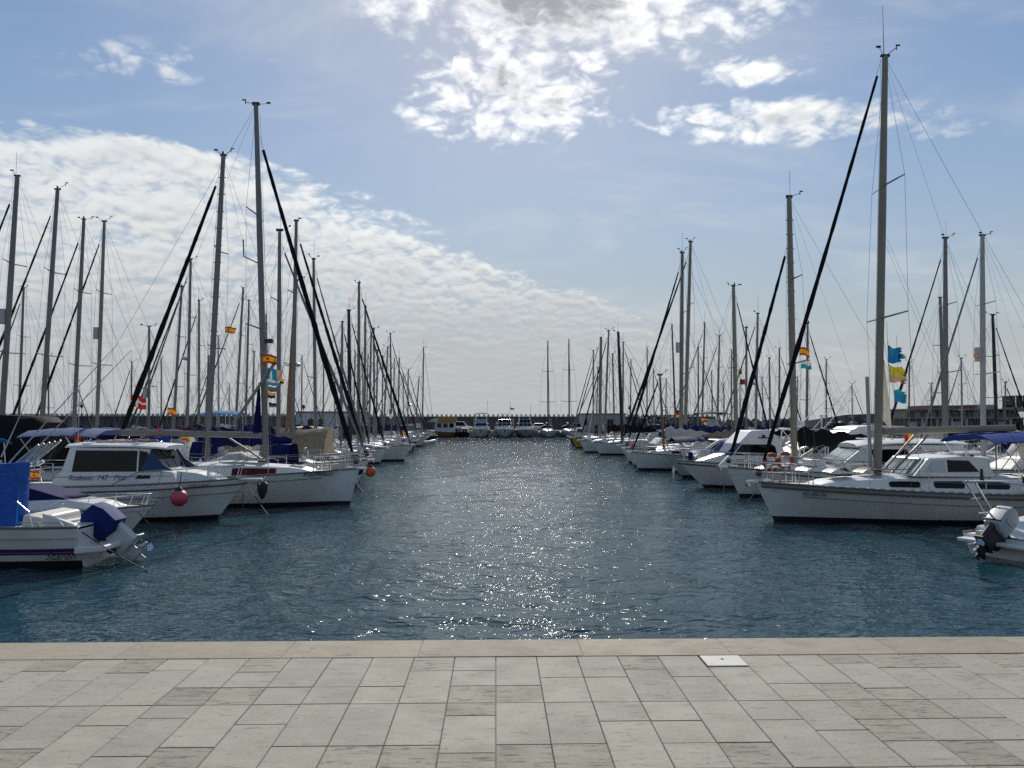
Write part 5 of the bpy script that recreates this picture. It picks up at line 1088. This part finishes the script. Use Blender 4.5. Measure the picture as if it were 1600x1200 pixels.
for i in range(5): g.tube([(3.4-.9*i, 0, 3.64), (2.9-.9*i, 0, 3.0)], .02, 4).tube([(2.9-.9*i, 0, 3.64), (3.4-.9*i, 0, 3.0)], .02, 4)
g.build('hardtop_frame', DARKM, b); bowrail(b, sh, .45, .6, .025, 5)
# ---- dinghy and orange buoys
def ring(name, px, py, D, r, th, mt, label, group):
    p = P(px, py, D); t = thing(name, label, 'lifebuoy', p, 0, group); pts = [(r*math.cos(a), 0, r*math.sin(a)) for a in [i*2*math.pi/20 for i in range(21)]]
    MB().tube(pts, th, 8).build('ring', mt, t, smooth=True)
    for a in (45, 135, 225, 315): c = Vector((r*math.cos(R(a)), 0, r*math.sin(R(a)))); d = Vector((-math.sin(R(a)), 0, math.cos(R(a))))*.05; MB().tube([c-d, c+d], th*1.1, 8).build('band', STW, t)
ring('lifebuoy', 1206, 722, 29.6, .30, .085, ORNR, 'orange lifebuoy on the bow rail of the stout-masted sloop, nearer its bow', 'orange lifebuoys')
ring('lifebuoy', 1226, 720, 29.7, .30, .085, ORNR, 'orange lifebuoy on the bow rail of the stout-masted sloop, nearer its mast', 'orange lifebuoys')
fender_ball(P(579, 737, 35.0)+Vector((0, 0, 0)), .25, ORNG, 'round orange buoy hanging at the bow behind the maroon-window sloop', HBLK, rope=.5)
p = P(562, 741, 36.4); t = MB().add([(-.42, 0, -.12), (.42, 0, .12), (.5, 0, .42), (-.28, 0, .3)]+[(-.42, .12, -.12), (.42, .12, .12), (.5, .12, .42), (-.28, .12, .3)], [(0, 1, 2, 3), (7, 6, 5, 4), (0, 4, 5, 1), (1, 5, 6, 2), (2, 6, 7, 3), (3, 7, 4, 0)]).build('bow_cloth', CNV); t.location = (p.x, 34.6, p.z); tag(t, 'navy cloth pad tied over the bow beside the round orange buoy', 'fender cloth')
p = P(665, 692, 100); b = thing('inflatable_dinghy', 'grey inflatable dinghy hanging at the end of the left row', 'dinghy', (p.x-.3, 100, .32), R(10))
q = [(-1.5, .62), (.7, .62), (1.35, .38), (1.6, 0), (1.35, -.38), (.7, -.62), (-1.5, -.62)]
MB().tube([(x, y, .12+(.16 if x > 1 else 0)) for x, y in q], [.18, .23, .23, .22, .23, .23, .18], 10).build('tube', HYP, b, smooth=True); MB().box((-.2, 0, 0), (2.4, 1.0, .08)).build('floor', GELG, b); MB().box((-1.35, 0, .18), (.06, 1.0, .4)).build('transom', GELG, b); MB().box((-.3, 0, .26), (.25, 1.1, .05)).build('thwart', TEAK, b); MB().box((-1.45, 0, .6), (.3, .35, .5)).box((-1.6, 0, .1), (.16, .12, .7)).build('motor', HBLK, b, bevel=.03)
# ---- boats along the far quay, bows to the camera
def far_yacht(px, label, navy, top, arch, L=12, B=4.1, fb=1.75, hullm=GEL, D=159):
    p = P(px, 670, D); b = thing('motor_yacht', label, 'motorboat', (p.x, D, 0), R(-90), 'motor yachts on the far quay')
    sh = hull(b, L, B, 1.3, fb, hullm, 'motor', boot=AF, tw=.88); cw = (B*.42, -.06, -.13); z = fb
    MB().house([(-4, 1.2), (2.9, 1.5), (2.3, 2.2), (1.2, 2.95), (-3.6, 2.95)], cw).build('cabin', GEL, b, bevel=.06); screen(b, (2.3, 2.2), (1.2, 2.95), cw, CNV if navy else GLS, .95, 1 if navy else 3, 'windscreen_cover' if navy else 'windscreen', (.05, .04)); windows(b, [[(1.6, 2.25), (.9, 2.8), (-3, 2.8), (-3, 2.25)]], cw)
    MB().house([(.9, 2.95), (.5, 3.75), (-2.8, 3.75), (-3, 2.95)], (B*.36, 0, -.08+0)).build('flybridge', GEL, b, bevel=.08); screen(b, (.9, 2.95), (.5, 3.75), (B*.36, 0, -.08), WSC if navy else GLS, .9, 3, 'flybridge_screen', (.05, .03))
    g = MB()
    for y in (-1.15, 1.15): g.tube([(-.4, y, 3.6), (-.6, y, top)], .05, 6).tube([(-2.4, y, 3.6), (-2.3, y, top)], .05, 6)
    g.tube([(-.6, -1.15, top), (-.6, 1.15, top)], .06, 6).tube([(-2.3, -1.15, top), (-2.3, 1.15, top)], .06, 6)
    g.build('frame', INOX, b)
    if arch: MB().loft([[(x, y*1.3, top+.05-.15*y*y) for y in (-1, -.4, .4, 1)]+[(x, y*1.3, top+.13-.15*y*y) for y in (1, .4, -.4, -1)] for x in (.1, -2.8)]).build('bimini', CBK, b)
    MB().tube([(-1, 1.2, top), (-1, 1.3, top+2.6)], .03, 5).build('antenna', WIRE, b); MB().ball((3.4, 1.0, fb+.3), .35, 10).build('round_fender', GEL, b, smooth=True)
    bowrail(b, sh, .45, .7, .035, 5); MB().tube([(L/2-.2, 0, fb-.05), (L/2+.15, 0, fb-.25), (L/2+.05, 0, fb-.65)], [.07, .07, .18], 6).build('anchor', DARKM, b)
far_yacht(752, 'motor yacht with navy windscreen cover and black bimini on the far quay', True, 5.0, True)
far_yacht(788, 'wide white motor yacht with dark windows and open frame between two others on far quay', False, 4.9, False, 12.5, 4.6)
far_yacht(820, 'grey motor yacht with mast aerials between the white yacht and the dark-masted sloop', False, 4.5, False, 12, 4.3, 1.65, GELG)
def far_sloop(px, topx, topy, label, D=159, B=4.0):
    p = P(px, 670, D); b = thing('sailing_yacht', label, 'sailboat', (p.x, D, 0), R(-90), 'sloops on the far quay'); L = 13
    sh = hull(b, L, B, 1.15, 1.4, GEL); coachroof(b, sh, L, -2.4, 3.2, 1.3, .6)
    H = P(topx, topy, D).z; mast = MB().tube([(.6, 0, 1.7), (.6, 0, H*.7), (.6, 0, H)], [.16, .16, .11], 10).build('mast', ALUK, b, smooth=True)
    for f, w in ((.36, 1.7), (.68, 1.25)):
        for s in (-1, 1): MB().tube([(.6, 0, H*f), (.5, s*w, H*f+.1)], .05, 5).build('spreader', ALUK, b)
    for s in (-1, 1): MB().tube([(.4, s*1.85, 1.3), (.5, s*1.7, H*.36+.1), (.5, s*1.25, H*.68+.1), (.6, 0, H*.97)], .016, 4).build('shroud', WIRE, b)
    MB().tube([(6.3, 0, 1.5), (.7, 0, H*.95)], [.05, .03], 6).build('furled_headsail', CGR, b); MB().tube([(.5, 0, 2.9), (-4.2, 0, 3.0)], .16, 8).build('boom', CWH, b)
    MB().loft([[(x, y*1.3, 2.3+h-.3*y*y) for y in (-1, -.5, 0, .5, 1)] for x, h in ((-1.6, -.4), (-2.0, .2), (-3.0, .3))]).build('sprayhood', CNV, b, smooth=True); pulpit(b, sh, L, .03); MB().ball((1.5, -1.9, .9), .3, 8).build('round_fender', GEL, b)
far_sloop(856, 856, 533, 'white sloop with dark mast and crosstrees, left one of two on the far quay')
far_sloop(889, 892, 530, 'white sloop with pale deck and dark mast, right one of two on the far quay', 160)
b = thing('ferry_boat', 'brown-hulled boat with white wheelhouse and yellow roof on the far quay', 'boat', (P(688, 670, 160).x, 160, 0), math.pi, None)
sh = hull(b, 8.2, 2.9, 1.0, 1.7, pm('brown_hull_paint', (.22, .10, .03), .5), 'motor', boot=HRED, tw=.8); cw = (1.15, 0, 0)
MB().house([(-3.3, 1.0), (1.2, 1.1), (1.0, 3.2), (-3.2, 3.2)], cw).build('wheelhouse', PLST, b, bevel=.03); windows(b, [[(-2.9+1.3*i, 2.0), (-2.0+1.3*i, 2.0), (-2.0+1.3*i, 2.9), (-2.9+1.3*i, 2.9)] for i in range(3)], cw)
MB().loft([[(x, y, z) for y, z in ((-1.5, 3.2), (1.5, 3.2), (1.1, 4.3), (-1.1, 4.3))] for x in (-3.4, .4)]).build('roof', ROOFY, b); MB().house([(.4, 3.2), (2.6, 3.2), (1.4, 3.9), (.4, 4.1)], (1.3, 0, 0)).build('awning', CWH, b)
for px, lb, mt, sz in ((716, 'small dark open boat left of the first motor yacht', HBLK, .9), (726, 'small dark cabin boat tied beside the first motor yacht', HNAVY, 1.0), (906, 'small pale open boat right of the two far sloops', GEL, 1.1)):
    p = P(px, 675, 159); b = thing('open_boat', lb, 'boat', (p.x, 160, 0), R(-90), 'small boats on the far quay'); sh = hull(b, 6, 2.2, .8, 1.1, mt, 'motor', boot=AF); MB().house([(-1.5, .9), (1, .95), (.6, 1.9), (-1.3, 1.9)], (.8, 0, -.08)).build('cabin', CGR if mt is HBLK else GEL, b, bevel=.05); screen(b, (1, .95), (.6, 1.9), (.8, 0, -.08), GLS); bowrail(b, sh, .5, .5, .03, 3)
# ---- motor boats filling the pontoon backs
def side_cruiser(x, D, head, label, L, canvas, hullm=GEL, top=2.6, group='motor boats behind the pontoons', nm='motor_cruiser'):
    b = thing(nm, label, 'motorboat', (x, D, 0), 0 if head > 0 else math.pi, group); sh = hull(b, L, .3*L+.4, 1.0, 1.3, hullm, 'motor', boot=AF, tw=.86); w = (.15*L+.05, -.03, -.12); k = L/8
    MB().house([(-2.2*k, 1.0), (2.6*k, 1.1), (2.2*k, 1.5), (1.2*k, 2.15), (-.8*k, 2.2), (-1.2*k, 1.5)], w).build('cabin', GEL, b, bevel=.05); windows(b, [[(1.75*k, 1.6), (1.1*k, 2.05), (-.6*k, 2.08), (-.9*k, 1.6)]], w); screen(b, (2.2*k, 1.5), (1.2*k, 2.15), w, GLS)
    if canvas: MB().loft([[(xx, y*(.14*L), top+z-.25*y*y) for y in (-1, -.5, 0, .5, 1)]+[(xx, y*(.14*L), top+z-.06-.25*y*y) for y in (1, .5, 0, -.5, -1)] for xx, z in ((-3.2*k, -.1), (-2*k, .05), (-.4*k, .02), (.3*k, -.12))]).build('canopy', canvas, b, smooth=True); g = MB(); [g.tube([(xx, s*.13*L, 1.1), (xx*.96, s*.13*L, top-.3)], .02, 5) for xx in (-3*k, -1.4*k) for s in (-1, 1)]; g.build('canopy_frame', INOX, b)
    bowrail(b, sh, .45, .5, .018, 5); return b
side_cruiser(13.5, 42.0, -1, 'grey-hulled motor boat with its bow just left of the flybridge cruiser', 8, None, GELG, group='motor boats of the right row')
side_cruiser(-23.0, 30.3, -1, 'motor cruiser with teal canopy behind the left pontoon, nearest the quay', 7.5, CTQ)
side_cruiser(-22.8, 27.2, -1, 'motor cruiser with black canopy at the far left edge', 7.5, CBK)
side_cruiser(-23.2, 50.0, -1, 'motor cruiser with navy canopy among the left background masts', 7.5, CNV)
side_cruiser(-26.0, 67.5, -1, 'grey-hulled motor cruiser with high sky-blue awning in the left background', 8, CTQ, GELG, top=4.1)
side_cruiser(25.0, 33.5, 1, 'motor cruiser with white canopy behind the blue bimini, right edge', 8, CWH)
side_cruiser(24.5, 29.5, 1, 'motor cruiser with dark canopy at the right edge of the photograph', 8, CBK)
side_cruiser(25.5, 46.0, 1, 'motor cruiser with pale hardtop canopy between the right background sloops', 8.5, CGR)
side_cruiser(26.0, 62.0, 1, 'grey-hulled motor cruiser in the right background', 9, CWH, GELG)
side_cruiser(26.0, 86.0, 1, 'motor cruiser with navy canopy in the right background', 9, CNV)
side_cruiser(-24.5, 92.0, -1, 'motor cruiser with white canopy far down the left pontoon', 8.5, CWH)
# ---- more flags
flag(352, 510, 32.6, 17*32.6/F, 10*32.6/F, ES, 'Spanish flag on the thick leaning mast at left', emblem='red')
flag(204, 616, 33.5, 26*33.5/F, 20*33.5/F, [('red', 1)], 'red flag with white cross on the black slanting headsail at left', cross='white', droop=.5)
flag(262, 636, 41, 15*41/F, 11*41/F, ES, 'small Spanish flag low behind the black slanting headsail at left', droop=.5)
flag(47, 735, 19.2, 16*19.2/F, 13*19.2/F, ES, 'Spanish ensign beside the blue tarpaulin at lower left', emblem='red')
flag(284, 675, 38, 14*38/F, 12*38/F, ES, 'Spanish flag above the navy sprayhood at left', droop=.6)
flag(244, 668, 38, 7*38/F, 15*38/F, [('red', 1)], 'plain red flag hanging left of the navy sprayhood')
flag(434, 591, 36.5, 11*36.5/F, 8*36.5/F, [('yellow', .6), ('black', .4)], 'small orange and black flag right of the flag string')
flag(117, 678, 27, 11*27/F, 22*27/F, [('red', .3), ('yellow', .3), ('green', .4)], 'limp red, yellow and green flag above the cabin cruiser roof', droop=.6)
flag(1249, 541, 31, 18*31/F, 14*31/F, ES, 'Spanish flag on the stout beige mast at right', droop=.6)
flag(1251, 562, 31, 18*31/F, 14*31/F, [('white', .5), ('teal', .5)], 'white and teal flag under the Spanish flag on the stout beige mast', droop=.4)
flag(1056, 640, 60, 12*60/F, 12*60/F, [('black', .34), ('red', .33), ('yellow', .33)], 'black, red and gold flag under the dark hardtop at mid right', droop=.4)
flag(1096, 652, 60, 10*60/F, 7*60/F, ES, 'small Spanish flag behind the beige bundled sail', droop=.4)
flag(1156, 592, 44.6, 9*44.6/F, 9*44.6/F, [('green', .4), ('red', .6)], 'small green and red flag on the beige-bundled sloop', vertical=True)
flag(1154, 577, 44.6, 6*44.6/F, 8*44.6/F, [('yellow', .5), ('red', .5)], 'tiny orange flag above the green and red flag')
flag(1282, 667, 37, 20*37/F, 12*37/F, [('yellow', .4), ('red', .6)], 'yellow and red flag drooping over the motor yacht cockpit at right', droop=.9)
flag(1413, 678, 26, 16*26/F, 13*26/F, [('red', .4), ('yellow', .6)], 'red and yellow flag below the boom of the right foreground sloop', vertical=True, droop=-.5)
flag(983, 691, 54, 7*54/F, 13*54/F, [('red', 1)], 'dark red flag hanging at the bow in the right row', droop=.8)
flag(1521, 553, 37.5, 9*37.5/F, 5*37.5/F, ES, 'tiny Spanish flag on the white mast near the right edge')
flag(797, 637, 157, 7*157/F, 4*157/F, [('black', .5), ('white', .5)], 'tiny dark flag above the broad white yacht on the far quay')
flag(627, 673, 85, 9*85/F, 6*85/F, ES, 'tiny red and yellow flag at the end of the left row')
flag(608, 640, 88, 5*88/F, 14*88/F, [('grey', .5), ('white', .5)], 'small grey flag on the far left masts')
# ---- mooring lines
for a, c, lb in (((386, 757, 24.5), (420, 806, 23.4), 'dark line from the cabin cruiser bow down into the water'), ((380, 770, 24.5), (379, 803, 24.4), 'dark chain hanging straight below the cabin cruiser bow'), ((556, 752, 28.5), (572, 775, 27.9), 'dark line from the maroon-window sloop bow into the water, shorter one'), ((556, 755, 28.4), (580, 783, 27.6), 'dark line from the maroon-window sloop bow into the water, longer one'),
                 ((1188, 757, 23.6), (1167, 785, 24.6), 'pale line from the right foreground sloop bow slanting left into the water'), ((1206, 805, 23.5), (1197, 812, 23.4), 'short dark line at the waterline of the right foreground sloop'), ((1133, 740, 31), (1130, 770, 31.5), 'pale line below the bow of the stout-masted sloop'), ((1062, 735, 35.5), (1045, 757, 36.2), 'pale line from the flybridge cruiser bow into the water'),
                 ((985, 718, 48.5), (975, 733, 48.3), 'dark line at the bow of the brown-masted sloop'), ((605, 722, 60), (606, 738, 58), 'dark line hanging from the bow of a left row sloop'), ((1600, 780, 21), (1400, 760, 20.9), 'skip')):
    if lb != 'skip': mooring(P(*a), P(c[0], c[1], c[2]), lb, .015, LINE if 'pale' in lb else LINED, .014*max(1, a[2]/30))
mooring(Vector((-8.98, 16.4, .78)), Vector((P(231, 884, 15.9).x, 15.9, .0)), 'grey line from the open boat stern slanting into the water', .02, LINED, .014)
mooring(P(215, 800, 20.4), P(247, 832, 20.2), 'thin line from the covered speedboat bow into the water', .01, LINED, .01)
